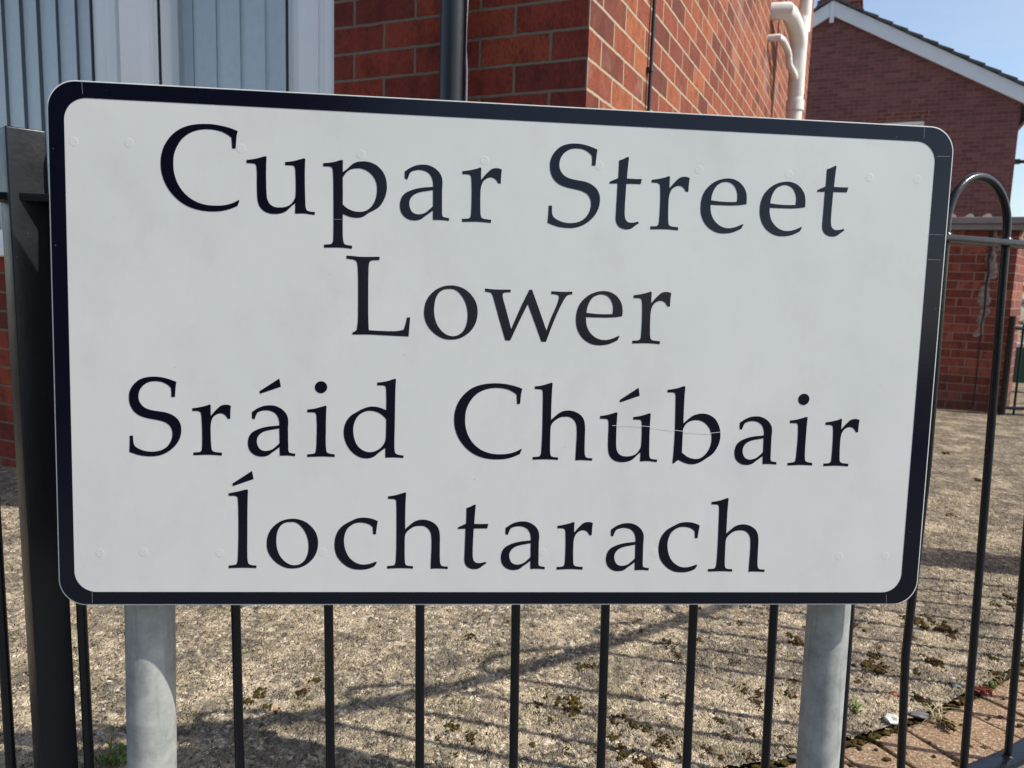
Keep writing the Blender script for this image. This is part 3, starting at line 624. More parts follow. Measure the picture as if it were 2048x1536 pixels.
def hoop(xa, xb, bend=None):
    a, c = Vector((xa, fline(xa), 0)), Vector((xb, fline(xb), 0)); m = (a+c)/2; r = (c-a).length/2; d = (c-a).normalized()
    cz = HT-r
    left = [a+(d*(bend[0]*0.45) if bend else Vector())] + ([a+Vector((0, 0, 0.20))] if bend is None else [a+d*bend[0]+Vector((0, 0, bend[1])), a+d*bend[2]+Vector((0, 0, bend[3]))])
    path = left + [a+Vector((0, 0, cz-0.04))] + [m + d*(-r*math.cos(t)) + Vector((0, 0, cz+r*math.sin(t))) for t in np.linspace(0, math.pi, 22)] + [c+Vector((0, 0, cz-0.04)), c+Vector((0, 0, 0.2)), c]
    b = MB(); b.tube(path, BR, 18); 
    for e in (a, c):                            # weld beads where the bar passes the rails
        for z, h in ((RZ+0.0105, 0.005), (RB, 0.004)):
            b.tube([e+Vector((0, 0, z-0.002)), e+Vector((0, 0, z+h*0.5)), e+Vector((0, 0, z+h))], [BR*1.55, BR*1.35, BR*1.02], 14)
    return b.mesh('hoop')
pairs = [(0, 1)] + [(k, k+1) for k in range(2, len(lx)-1, 2)]
for i, j in pairs:
    bend = (-0.022, 0.27, -0.003, 0.60) if i == 12 else None     # one leg has been knocked out of line
    obj('hoop', hoop(lx[i], lx[j], bend), M['paint'], fence, smooth=40)
# square post standing corner-on at the left end of the panel
pc = fpoint(106, 1300); pz = fpoint(30, 258).z
b = MB(); Mx = Matrix.Rotation(rad(45+0), 4, 'Z'); Mx.translation = Vector((pc.x-0.008, pc.y+0.006, 0))
b.box(-0.0235, 0.0235, -0.0235, 0.0235, -0.2, pz, Mx)
obj('post', b.mesh('post', 0.0025, 3), M['post_paint'], fence, smooth=40)
for ch in list(fence.children):
    for v_ in ch.data.vertices: v_.co.x -= float(np.interp(v_.co.x, [-0.65, 0.0, 0.55, 0.95], [0.004, 0.017, 0.024, 0.037]))*(v_.co.z-0.22)
# brick pier that carries the far end of the railing
pier = empty('gate_pier', (2.42, 2.27, 0), 'red brick pier holding the far end of the black railing', 'pier')
b = MB(); Mx = Matrix.Translation((2.42, 2.27, 0)) @ Matrix.Rotation(rad(36), 4, 'Z'); b.box(-0.075, 0.075, -0.075, 0.075, -0.1, 1.30)
obj('shaft', b.mesh('shaft', 0.003), M['brickYard'], pier, Mx)
b = MB(); b.box(-0.105, 0.105, -0.105, 0.105, 1.302, 1.36); obj('cap', b.mesh('cap', 0.01), M['lead'], pier, Mx)

# ------------------------------------------------------------------ near house
HY = rad(24.5); HC = Vector((0.0, 0.0, 0.0))
_c = ray(1176, 110); HC = EYE + _c*(2.25/_c.y); HC.z = 0
dA = Vector((-math.cos(HY), math.sin(HY), 0)); nA = Vector((-math.sin(HY), -math.cos(HY), 0))   # front wall runs left from the corner
dB = Vector((math.sin(HY), math.cos(HY), 0)); nB = Vector((math.cos(HY), -math.sin(HY), 0))
house = empty('brick_house', HC, 'near red brick house with white window, blinds and pipes behind the sign', 'house')
# frames: local x runs along the wall so that x grows to the right, local -y points out of the wall
MA = Matrix((-dA, -nA, Vector((0, 0, 1)))).transposed().to_4x4(); MA.translation = HC
MBm = Matrix((dB, -nB, Vector((0, 0, 1)))).transposed().to_4x4(); MBm.translation = HC
def pa(x, y): q = hit(x, y, HC, nA) - HC; return (q.dot(-dA), q.z + HC.z)      # (local x <= 0, z)
def pb(x, y): q = hit(x, y, HC, nB) - HC; return (q.dot(dB), q.z + HC.z)
zj = pa(1177, 54)[1] % 0.082
for nm in ('brickA', 'brickB'):
    for nd in M[nm].node_tree.nodes: pass
def set_phase(mat, z0, x0):
    for nd in mat.node_tree.nodes:
        if nd.type == 'MATH' and nd.operation == 'SUBTRACT' and nd.inputs[0].is_linked and nd.inputs[0].links[0].from_socket.name == 'Z' : nd.inputs[1].default_value = z0
set_phase(M['brickA'], zj, 0); set_phase(M['brickB'], zj, 0)
wx1 = pa(668, 100)[0]; wz0 = pa(12, 508)[1]; wx0 = wx1-2.35; wz1 = 2.25; WH = 5.3
b = MB(); L = -6.2
for x0, x1, z0, z1 in ((L, wx0, -0.2, WH), (wx0, wx1, -0.2, wz0), (wx0, wx1, wz1, WH), (wx1, 0.0, -0.2, WH)):
    b.add([(x0, 0, z0), (x1, 0, z0), (x1, 0, z1), (x0, 0, z1)], [(0, 1, 2, 3)])
rv = 0.11
b.add([(wx1, 0, wz0), (wx1, rv, wz0), (wx1, rv, wz1), (wx1, 0, wz1)], [(0, 1, 2, 3)])
b.add([(wx0, 0, wz0), (wx0, 0, wz1), (wx0, rv, wz1), (wx0, rv, wz0)], [(0, 1, 2, 3)])
b.add([(wx0, 0, wz1), (wx1, 0, wz1), (wx1, rv, wz1), (wx0, rv, wz1)], [(0, 1, 2, 3)])
b.add([(wx0, 0, wz0), (wx0, rv, wz0), (wx1, rv, wz0), (wx1, 0, wz0)], [(0, 1, 2, 3)])
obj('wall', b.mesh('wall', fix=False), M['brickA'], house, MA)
LB = pb(1617, 150)[0]
b = MB(); b.add([(0, 0, -0.2), (LB, 0, -0.2), (LB, 0, WH), (0, 0, WH)], [(0, 1, 2, 3)])
b.add([(LB, 0, -0.2), (LB, 6, -0.2), (LB, 6, WH), (LB, 0, WH)], [(0, 1, 2, 3)])
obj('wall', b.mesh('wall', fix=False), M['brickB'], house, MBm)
b = MB(); b.box(L-0.4, 0.35, -0.35, LB+0.35, WH+0.002, WH+0.2)
obj('roof', b.mesh('roof'), M['tile'], house, MA)
b = MB(); b.box(L, -0.3, 0.30, 0.34, -0.2, WH); b.box(L, L+0.05, 0.4, LB, -0.2, WH)
obj('dark_backing', b.mesh('dark_backing'), M['dark'], house, MA)  # dark sheets stand in for the unlit interior and close the hollow house
# --- window: frame profile, glass, vertical blinds
win = obj('window', (lambda bb: (bb.box(wx0, wx1, 0.125, 0.129, wz0, wz1), bb.mesh('window'))[1])(MB()), M['dark'], house, Matrix(MA) @ Matrix.Translation((0, 0.16, 0)))  # dark back sheet standing in for the unlit room
FY0 = 0.012
def prof(bb, px0, px1, y0, y1): 
    x0, x1 = pa(px0, 120)[0], pa(px1, 120)[0]; bb.box(x0, x1, y0, y1, wz0+0.03, wz1)
b = MB()
prof(b, 644, 667.3, FY0, 0.11); prof(b, 628, 643.6, FY0+0.012, 0.11); prof(b, 590, 627.6, FY0+0.004, 0.11); prof(b, 566, 589.6, FY0+0.022, 0.11)
prof(b, 176, 205, FY0+0.014, 0.11); prof(b, 205.6, 224, FY0+0.004, 0.11); prof(b, 224.5, 231, FY0-0.006, 0.11); prof(b, 231.6, 247, FY0+0.012, 0.11)
# angled cover strip of the coupling post, turned to the sun
xb = pa(299, 120)[0]
dd = 0.02
for _ in range(60):
    q_ = HC - dA*(xb-dd) + nA*dd; q_.z = CAM_H+0.3; e_ = q_-EYE; px_ = 1024+F*e_.dot(rt)/e_.dot(fw)
    dd += (px_-249)*0.0008
b.prism([(xb-dd, -dd, wz0+0.03), (xb-dd, 0.06, wz0+0.03), (xb, 0.06, wz0+0.03), (xb, 0.0, wz0+0.03), (xb-dd*0.28, -dd*0.28, wz0+0.03), (xb-dd*0.30, -dd*0.30-0.004, wz0+0.03)], (0, 0, wz1-wz0-0.03))
prof(b, 297.6, 310, FY0+0.006, 0.11)
b.box(pa(310, 120)[0]+0.001, pa(566, 120)[0]-0.001, FY0+0.015, 0.11, wz0+0.031, wz0+0.105)
b.box(wx0, pa(176, 120)[0]-0.001, FY0+0.015, 0.11, wz0+0.031, wz0+0.105)
b.box(wx0, wx0+0.07, FY0, 0.11, wz0+0.107, wz1)
obj('frame', b.mesh('frame', 0.0035, 2), M['upvc'], win, MA, smooth=30)
b = MB()                                        # black rubber gaskets round the panes
for px0, px1 in ((308.8, 310.4), (564, 566), (174, 176)):
    x0, x1 = pa(px0, 120)[0], pa(px1, 120)[0]; b.box(x0, x1, FY0+0.006, FY0+0.016, wz0+0.10, wz1)
obj('gasket', b.mesh('gasket'), M['pipe_black'], win, MA)
b = MB(); b.box(wx0-0.05, wx1+0.012, -0.055, 0.10, wz0-0.012, wz0+0.028)
obj('sill', b.mesh('sill', 0.008, 3), M['upvc'], win, MA, smooth=30)
b = MB()
for x0, x1 in ((wx0+0.05, pa(178, 120)[0]), (pa(308, 120)[0], pa(568, 120)[0])):
    b.add([(x0, 0.075, wz0+0.09), (x1, 0.075, wz0+0.09), (x1, 0.075, wz1), (x0, 0.075, wz1)], [(0, 1, 2, 3)])
obj('glass', b.mesh('glass', fix=False), M['glass'], win, MA)
b = MB()
def slats(x0, x1, ang, step=0.117):
    x = x0
    while x < x1:
        a_ = ang + random.uniform(-0.06, 0.06); w = 0.0620
        P = []
        for t in np.linspace(-1, 1, 7):
            lx_, ly_ = w*t, 0.009*(1-t*t)
            P.append((x+lx_*math.cos(a_)-ly_*math.sin(a_), 0.150+lx_*math.sin(a_)+ly_*math.cos(a_)))
        for (xa_, ya_), (xb_, yb_) in zip(P, P[1:]):
            b.add([(xa_, ya_, wz0+0.06), (xb_, yb_, wz0+0.06), (xb_, yb_, wz1), (xa_, ya_, wz1)], [(0, 1, 2, 3)])
        x += step
slats(wx0+0.05, pa(176, 120)[0]+0.02, -0.20); slats(pa(300, 120)[0], pa(575, 120)[0]+0.03, -0.04)
obj('blind', b.mesh('blind', fix=False), M['blind'], win, MA, smooth=60)
# --- downpipe, cables, soil stack
xd = pa(924, 100)[0]; dr = 0.0385
b = MB(); b.tube([(xd, -0.055, 0), (xd, -0.055, 2.6), (xd, -0.055, WH)], dr, 28)
b.tube([(xd, -0.055, 0.42), (xd, -0.055, 0.50)], dr+0.006, 28); b.box(xd-0.06, xd+0.06, -0.02, 0.0, 0.44, 0.47); 
b.box(xd-0.06, xd+0.06, -0.02, 0.0, 2.04, 2.07); b.tube([(xd, -0.055, 2.0), (xd, -0.055, 2.1)], dr+0.006, 28)
obj('downpipe', b.mesh('downpipe'), M['pipe_black'], house, MA, smooth=40)
xc = pa(935, 60)[0]
b = MB(); b.tube([(xc+0.004, -0.008, 2.6), (xc+0.006, -0.010, 1.75), (xc+0.001, -0.010, 1.62), (xc, -0.009, 1.56), (xc+0.006, -0.009, 1.50), (xc+0.008, -0.008, 0.3)], 0.0032, 8)
obj('cable', b.mesh('cable'), M['upvc'], house, MA, smooth=60)
xk = pb(1296, 110)[0]
b = MB(); b.tube([(xk, -0.012, 0.0), (xk+0.004, -0.012, 1.9), (xk, -0.012, WH)], 0.0068, 10)
for z in np.arange(0.3, WH, 0.33): b.box(xk-0.016, xk+0.016, -0.02, 0.0, z, z+0.012)
obj('cable', b.mesh('cable'), M['pipe_black'], house, MBm, smooth=60)
def soil_pipe():
    OFF = 0.155; R = 0.055; SPX = (hit(1588, 230, HC+nB*OFF, nB)-HC).dot(dB)
    zt = hit(1585, 22, HC+nB*OFF, nB).z - 0.06
    b = MB()
    b.tube([(SPX, -OFF, 0), (SPX, -OFF, zt-0.25), (SPX, -OFF, zt+0.2)], R, 26)
    b.tube([(SPX+0.02, -OFF-0.02, zt+0.1), (SPX+0.02, -OFF-0.02, WH)], R*0.8, 26)
    for z in (zt-0.45, zt-1.05): b.tube([(SPX, -OFF, z), (SPX, -OFF, z+0.07)], R+0.009, 26)
    c0 = Vector((SPX-0.02, -OFF, zt-0.12))
    path = [(SPX-0.42, 0.02, zt+0.13), (SPX-0.40, -0.10, zt+0.13)] + [(SPX-0.40+0.36*math.sin(t), -0.10-0.055*math.sin(t), zt-0.05+0.18*math.cos(t)) for t in np.linspace(0.15, math.pi*0.5, 10)] + [(SPX-0.03, -OFF, zt-0.2), (SPX, -OFF, zt-0.34)]
    b.tube(path, R*1.05, 26)
    z2 = hit(1572, 106, HC+nB*0.08, nB).z
    p2 = [(SPX-0.5, 0.02, z2), (SPX-0.5, -0.07, z2)] + [(SPX-0.5+0.30*math.sin(t), -0.08-0.03*math.sin(t), z2-0.06+0.06*math.cos(t)) for t in np.linspace(0.2, math.pi*0.5, 8)] + [(SPX-0.19, -0.115, z2-0.10), (SPX-0.10, -OFF+0.01, z2-0.15), (SPX-0.02, -OFF, z2-0.19)]
    b.tube(p2, 0.024, 16)
    for z in (zt-0.8, zt-1.9, 0.5): b.box(SPX-0.09, SPX+0.09, -OFF-0.012, 0, z, z+0.03)
    return b.mesh('soil_pipe')
obj('soil_pipe', soil_pipe(), M['pipe_white'], house, MBm, smooth=45)

# ------------------------------------------------------------------ gable house beyond
GD = ray(1850, 300); GP = EYE + GD*(17.0/GD.y)
def pg(x, y): q = hit(x, y, GP, nA) - GP; return (q.dot(-dA), q.z + GP.z)
MG = Matrix((-dA, -nA, Vector((0, 0, 1)))).transposed().to_4x4(); MG.translation = Vector((GP.x, GP.y, 0))
ap = pg(1667, 3.6); rgt = pg(2048, 176); slope = (ap[1]-rgt[1])/(rgt[0]-ap[0])
wr = pg(2029, 330)[0]; half = wr-ap[0]; wl_ = ap[0]-half; ez = ap[1]-slope*half
gh = empty('gable_house', (GP.x, GP.y, 0), 'shaded red brick gable end with white bargeboards and a tiled roof', 'house')
bd = (pg(1667, 3.6)[1]-pg(1667, 33)[1])
wx_a, wx_b, wz_t = pg(1765, 245)[0], pg(1849, 245)[0], pg(1849, 241)[1]; wz_b = wz_t-1.1
b = MB(); DEP = 9.0
def gz(x): return ap[1]-0.06-slope*abs(x-ap[0])
# front face in pieces round the window opening
xs = [wl_, wx_a, wx_b, wr]
def poly(x0, x1, zlo):
    P = [(x0, 0, zlo), (x1, 0, zlo), (x1, 0, gz(x1))]
    if x0 < ap[0] < x1: P.append((ap[0], 0, gz(ap[0])))
    P.append((x0, 0, gz(x0))); b.add(P, [tuple(range(len(P)))])
poly(wl_, wx_a, -0.2); poly(wx_b, wr, -0.2); poly(wx_a, wx_b, wz_t); b.add([(wx_a, 0, -0.2), (wx_b, 0, -0.2), (wx_b, 0, wz_b), (wx_a, 0, wz_b)], [(0, 1, 2, 3)])
for q in ([(wx_a, 0, wz_t), (wx_b, 0, wz_t), (wx_b, .1, wz_t), (wx_a, .1, wz_t)], [(wx_b, 0, wz_b), (wx_b, .1, wz_b), (wx_b, .1, wz_t), (wx_b, 0, wz_t)], [(wx_a, 0, wz_b), (wx_a, 0, wz_t), (wx_a, .1, wz_t), (wx_a, .1, wz_b)]): b.add(q, [(0, 1, 2, 3)])
b.add([(wr, 0, -0.2), (wr, DEP, -0.2), (wr, DEP, gz(wr)), (wr, 0, gz(wr))], [(0, 1, 2, 3)])
b.add([(wl_, 0, -0.2), (wl_, DEP, -0.2), (wl_, DEP, gz(wl_)), (wl_, 0, gz(wl_))], [(0, 1, 2, 3)])
obj('wall', b.mesh('wall', fix=False), M['brickFar'], gh, MG)
# soldier course over the window: bricks on end, 3 mm proud
b = MB(); x = wx_a-0.10
while x < wx_b+0.08: b.box(x, x+0.072, -0.004, 0.02, wz_t, wz_t+0.225); x += 0.083
obj('lintel', b.mesh('lintel', 0.003), M['brickYard'], gh, MG)
w_ = (lambda bb: (bb.box(wx_a+0.06, wx_b-0.06, 0.06, 0.065, wz_b+0.06, wz_t-0.06), bb.mesh('window'))[1])(MB())
gw = obj('window', w_, M['blind'], gh, MG)
b = MB()
for q in ((wx_a+.001, wx_b-.001, wz_t-0.06, wz_t-0.001), (wx_a+.001, wx_b-.001, wz_b+.001, wz_b+0.06), (wx_a+.001, wx_a+0.06, wz_b+0.061, wz_t-0.061), (wx_b-0.06, wx_b-.001, wz_b+0.061, wz_t-0.061)): b.box(q[0], q[1], 0.03, 0.09, q[2], q[3])
obj('frame', b.mesh('frame', 0.004), M['upvc'], gw, MG)
# roof slabs of overlapping tiles, verge stepping
OV = 0.10; TH = 0.06
b = MB(); run = half+0.42; L_ = math.hypot(run, run*slope); nt = 14; ang = math.atan(slope)
for sgn in (1, -1):
    for k in range(nt):
        s0, s1 = L_*k/nt, L_*(k+1)/nt+0.05
        x0, z0 = ap[0]+sgn*s0*math.cos(ang), ap[1]-s0*math.sin(ang)+0.055; x1, z1 = ap[0]+sgn*s1*math.cos(ang), ap[1]-s1*math.sin(ang)+0.095
        b.prism([(x0, -OV-0.05, z0), (x1, -OV-0.05, z1), (x1, -OV-0.05, z1-0.05), (x0, -OV-0.05, z0-0.05)], (0, DEP+0.2, 0))
obj('roof', b.mesh('roof'), M['tile'], gh, MG)
for sgn in (1, -1):
    b = MB(); x1 = ap[0]+sgn*(half+0.40); z1 = ap[1]-slope*(half+0.40)
    b.prism([(ap[0], -OV, ap[1]), (x1, -OV, z1), (x1, -OV, z1-bd), (ap[0], -OV, ap[1]-bd)], (0, 0.03, 0))
    b.prism([(ap[0], -OV+0.031, ap[1]-bd*0.9), (x1, -OV+0.031, z1-bd*0.9), (x1, -OV+0.031, z1-bd*0.9-0.02), (ap[0], -OV+0.031, ap[1]-bd*0.9-0.02)], (0, OV-0.033, 0))
    if sgn > 0:                                # boxed end at the eaves
        b.prism([(wr+0.01, -OV, ez-bd*0.9), (x1, -OV, z1-bd*0.98), (x1, -OV, z1-bd*1.25), (wr+0.16, -OV, z1-bd*1.45)], (0, 0.03, 0))
    obj('bargeboard', b.mesh('bargeboard', 0.004), M['fascia'], gh, MG)
b = MB(); b.box(ap[0]-0.045, ap[0]+0.045, -OV-0.022, -OV-0.002, ap[1]-bd-0.16, ap[1]-0.02)
obj('finial', b.mesh('finial', 0.004), M['fascia'], gh, MG)
c0, c1 = pg(1630, 10)[0], pg(1716, 10)[0]
b = MB(); b.box(c0, c1, 1.2, 1.2+0.55, ap[1]-0.9, ap[1]+1.25); b.box(c0-0.05, c1+0.05, 1.15, 1.8, ap[1]+0.34, ap[1]+0.44)
obj('chimney', b.mesh('chimney'), M['brickYard'], gh, MG)
b = MB(); b.tube([(wr+0.30, 0.25, ez-0.35), (wr+0.30, 8.5, ez-0.35)], 0.06, 14); obj('gutter', b.mesh('gutter'), M['pipe_black'], gh, MG, smooth=40)
q = pg(2041, 322)
b = MB(); b.box(wr, wr+0.10, 0.05, 0.11, q[1]-0.05, q[1]+0.05); b.tube([(wr+0.08, 0.08, q[1]), (wr+0.30, 0.0, q[1]-0.02)], 0.035, 12); obj('wall_fixture', b.mesh('wall_fixture'), M['pipe_black'], gh, MG, smooth=40)  # small dark fixture at the gable corner, exact kind unknown

# ------------------------------------------------------------------ brick outbuilding with the split corner
YD = gnd(1980, 823); YP = Vector((YD.x, YD.y, 0))
def py_(x, y): q = hit(x, y, YP, nA) - YP; return (q.dot(-dA), q.z)
MY = Matrix((-dA, -nA, Vector((0, 0, 1)))).transposed().to_4x4(); MY.translation = YP
yb = empty('brick_outbuilding', YP, 'low red brick outbuilding with a mortar patched crack down its wall', 'outbuilding')
yr = py_(2019, 640)[0]; yt = py_(2000, 461)[1]; yl = yr-5.5
b = MB(); b.prism([(yl, 0, -0.2), (yr, 0, -0.2), (yr+0.14, 0.50, -0.2), (yr+0.14, 3.0, -0.2), (yl, 3.0, -0.2)], (0, 0, yt+0.2))
obj('wall', b.mesh('wall'), m_brick('weathered_yard_brick', [(0.15, 0.045, 0.032), (0.20, 0.056, 0.040), (0.25, 0.072, 0.048), (0.31, 0.11, 0.07)], (0.25, 0.17, 0.14), course=0.0665, length=0.205, joint=0.0055, streak=0.5, contrast=0.9, dirt=0.5), yb, MY)
b = MB(); b.box(yl-0.05, yr+0.06, -0.055, 3.05, yt+0.002, yt+0.045); b.box(yl-0.05, yr+0.08, -0.075, 3.05, yt+0.047, yt+0.095)
obj('roof', b.mesh('roof', 0.004), M['lead'], yb, MY)
b = MB(); x = yr-0.22
while x > yl:
    b.tube([(x, -0.07+0.02, yt+0.097), (x, 3.0, yt+0.115)], 0.026, 10); x -= 0.117
obj('roof_sheet', b.mesh('roof_sheet'), M['cream'], yb, MY, smooth=60)
# crack: an open dark split with mortar smeared round it
cr = [(1984, 462), (1980, 480), (1981, 500), (1976, 520), (1977, 545), (1972, 570), (1970, 600), (1968, 625), (1962, 650), (1961, 672), (1958, 690), (1957, 706), (1954, 735), (1952, 760), (1948, 790), (1945, 812)]
b = MB(); P = [py_(*q) for q in cr]
for k, ((x0, z0), (x1, z1)) in enumerate(zip(P, P[1:])):
    w0 = 0.028*max(0.25, 1-k/12); w1 = 0.028*max(0.25, 1-(k+1)/12)
    b.add([(x0-w0/2, -0.0075, z0), (x1-w1/2, -0.0075, z1), (x1+w1/2, -0.0075, z1), (x0+w0/2, -0.0075, z0)], [(0, 1, 2, 3)])
obj('crack', b.mesh('crack'), M['dark'], yb, MY)
b = MB()
for k in range(9):
    (x0, z0), (x1, z1) = P[k], P[k+1]
    for rep in range(4):
        t = random.random(); cx = x0+(x1-x0)*t + random.uniform(-0.03, 0.03) + (0.018 if k < 5 else -0.005); cz = z0+(z1-z0)*t
        rx, rz = random.uniform(0.012, 0.034), random.uniform(0.025, 0.06); N = 9
        ring = [(cx+rx*random.uniform(.6, 1.2)*math.cos(2*math.pi*j/N), -0.001, cz+rz*random.uniform(.6, 1.2)*math.sin(2*math.pi*j/N)) for j in range(N)]
        top = [(cx+(p[0]-cx)*0.6, -0.0065, cz+(p[2]-cz)*0.6) for p in ring]
        b.add(ring+top, [(j, (j+1) % N, N+(j+1) % N, N+j) for j in range(N)] + [tuple(range(N, 2*N))])
obj('mortar_patch', b.mesh('mortar_patch'), M['mortar'], yb, MY, smooth=50)

# ------------------------------------------------------------------ low railing, green panel and hedge past the outbuilding
gp = gnd(2003, 828)
lr = empty('low_railing', gp, 'small distant black railing beside the brick outbuilding corner', 'railing')
def lp(x, y): q = hit(x, y, gp, nA); return q
p0, p1 = lp(2002.5, 828), lp(2022, 632)
b = MB(); base = Vector((gp.x, gp.y, 0)); b.tube([base, base+Vector((0, 0, p1.z))], 0.024, 8); obj('post', b.mesh('post'), M['paint'], lr)
rdir = Vector((math.cos(rad(18)), math.sin(rad(-6)), 0)).normalized()
b = MB(); b.tube([base+Vector((0, 0, 0.05)), base+rdir*1.6+Vector((0, 0, 0.05))], 0.013, 8); obj('bottom_rail', b.mesh('bottom_rail'), M['paint'], lr)
b = MB(); b.tube([base+Vector((0, 0, p1.z-0.09)), base+rdir*1.6+Vector((0, 0, p1.z-0.09))], 0.013, 8); obj('top_rail', b.mesh('top_rail'), M['paint'], lr)
for k in range(6):
    a = base+rdir*(0.085+0.23*k); c = a+rdir*0.115; m = (a+c)/2
    path = [a, a+Vector((0, 0, p1.z-0.08))] + [m-rdir*0.0575*math.cos(t)+Vector((0, 0, p1.z-0.08+0.0575*math.sin(t))) for t in np.linspace(0.2, math.pi-0.2, 8)] + [c+Vector((0, 0, p1.z-0.08)), c]
    b = MB(); b.tube(path, 0.0085, 8); obj('hoop', b.mesh('hoop'), M['paint'], lr, smooth=50)
gq = gnd(2030, 790); gpn = empty('green_gate', gq, 'solid dark green gate standing behind the small distant railing', 'gate')
MGr = Matrix((-dA, -nA, Vector((0, 0, 1)))).transposed().to_4x4(); MGr.translation = Vector((gq.x, gq.y+0.4, 0))
gt = hit(2030, 688, Vector((gq.x, gq.y+0.4, 0)), nA).z
b = MB(); b.box(-0.12, 1.4, 0, 0.05, 0.08, gt-0.03); obj('panel', b.mesh('panel', 0.005), M['green'], gpn, MGr)
b = MB(); b.box(-0.13, 1.4, -0.01, 0.06, gt-0.028, gt+0.012); obj('top_edge', b.mesh('top_edge', 0.004), M['fascia'], gpn, MGr)
hq = Vector((gq.x+0.9, gq.y+3.0, 0))
hd = empty('hedge', hq, 'small leafy hedge showing beyond the green gate', 'hedge')
b = MB()
for k in range(2600):
    p = hq+Vector((random.uniform(-0.5, 2.6), random.uniform(-0.5, 0.5), 1.5*random.random()**0.6)); a = random.random()*6.28; w = random.uniform(0.02, 0.045)
    u = Vector((math.cos(a), math.sin(a), random.uniform(-.6, .6)))*w; v_ = Vector((-math.sin(a), math.cos(a), random.uniform(-1, 1)))*w*0.6
    b.add([p-u, p+v_, p+u, p-v_], [(0, 1, 2, 3)])
obj('foliage', b.mesh('foliage', fix=False), M['hedge'], hd)

# ------------------------------------------------------------------ moss, gravel, weeds and bits on the concrete
def blob(bm_, c, rx, ry, h, seed, rough=0.35, sub=3):
    t = bmesh.new(); bmesh.ops.create_icosphere(t, subdivisions=sub, radius=1.0)
    for v_ in t.verts:
        n_ = noise.noise(v_.co*1.6+Vector((seed*3.1, seed, 0)))*rough + noise.noise(v_.co*4.5+Vector((seed, 0, seed*2.0)))*rough*0.5
        q = v_.co*(1+n_); v_.co = Vector((c.x+q.x*rx, c.y+q.y*ry, c.z+q.z*h))
    vs = [tuple(v_.co) for v_ in t.verts]; fs = [tuple(v_.index for v_ in f_.verts) for f_ in t.faces]; t.free(); bm_.add(vs, fs)
moss = [(1143,1405,26),(1143,1430,18),(1090,1391,9),(1112,1403,12),(906,1454,16),(941,1471,16),(1241,1440,20),(1230,1475,16),(1293,1457,14),(1325,1478,18),(1310,1490,12),(1244,1506,18),(1272,1516,16),(1300,1530,20),(1363,1516,12),(1342,1290,18),(1356,1309,12),(1178,1331,11),(1136,1502,10),(874,1478,9),(909,1508,9),(633,1357,12),(606,1384,14),(518,1386,16),(494,1403,14),(555,1423,11),(1591,1276,20),(1610,1284,14),(1580,1389,14),(1520,1386,14),(1517,1402,10),(1837,1244,22),(1815,1238,16),(1858,1240,14),(1891,1258,22),(1757,1292,12),(1749,1311,16),(1735,1330,22),(1751,1337,20),(1770,1334,14),(1869,1324,20),(1880,1330,12),(1832,1342,12),(1899,1271,12),(1714,1362,12),(1738,1368,10),(2016,1192,14),(1990,1209,14),(2030,1212,16),(1842,1399,18),(1850,1410,12),(1896,1448,18),(1982,1314,12),(1995,1349,16),(1540,1240,10),(1490,1300,8),(1440,1440,12),(1455,1470,12),(1420,1500,14),(1500,1515,14),(1015,1240,10),(1900,1030,12),(1960,960,10),(1890,905,9),(760,1300,7),(1395,1215,10),(1925,1185,8),(1640,1350,9)]
for k in range(70):
    px = random.gauss(1450, 330); py = random.uniform(1230, 1530)
    if 400 < px < 2040 and gnd(px, py).y > np.interp(gnd(px, py).x, EX, EY)+0.02: moss.append((px, py, random.uniform(5, 13)))
b = MB()
for i, (px, py, s) in enumerate(moss):
    g0 = gnd(px, py); sc_ = (g0-EYE).dot(fw)/F*s; 
    for k in range(max(9, int(s*1.8))):
        r_ = sc_*random.uniform(0.07, 0.23); p = g0+Vector((random.gauss(0, sc_*0.40), random.gauss(0, sc_*0.62), -0.0005))
        blob(b, p, r_*random.uniform(.8, 1.3), r_*random.uniform(0.8, 1.4), min(r_*0.9, 0.0065)*random.uniform(.7, 1.2), i*7+k, 0.7, 2)
for k in range(300):                            # moss creeping along the paver joints
    s_ = random.uniform(0.3, 1.25); d_ = fdir(s_)
    if k % 5: off = PAV + random.gauss(0.004, 0.007)
    else:
        n_ = round((s_+1.9)/(0.1*d_.x)); off = random.uniform(0.03, PAV)
    p = edge_off(s_, off); r_ = random.uniform(0.002, 0.0055); blob(b, Vector((p.x, p.y, -0.012)), r_*random.uniform(1, 2), r_*random.uniform(.7, 1.6), 0.003, k, 0.7, 2)
tag(obj('moss', b.mesh('moss'), M['moss'], smooth=70), 'dark brown and olive moss cushions dotted over the rough concrete', 'moss', kind='stuff')
b = MB(); cnt = 0
while cnt < 4200:
    x = random.uniform(-1.6, 1.9); y = random.uniform(1.2, 3.0)**1.0
    if y < np.interp(x, EX, EY)+0.01 or abs(x) > y*0.75: continue
    r_ = 0.0018+0.0050*random.random()**2.6
    blob(b, Vector((x, y, -0.004+r_*0.25)), r_*random.uniform(.8, 1.5), r_*random.uniform(.7, 1.2), r_*0.45, cnt, 0.9, 1); cnt += 1
for k in range(300):
    s_ = random.uniform(-1.0, 1.3); p = edge_off(s_, PAV+abs(random.gauss(0, 0.03))); r_ = 0.002+0.006*random.random()**2.4
    blob(b, Vector((p.x, p.y, -0.008+r_*0.1)), r_*random.uniform(.9, 1.6), r_, r_*0.45, k, 0.9, 1)
tag(obj('gravel', b.mesh('gravel'), M['gravel']), 'loose cream and grey gravel lying over the worn concrete', 'gravel', kind='stuff')
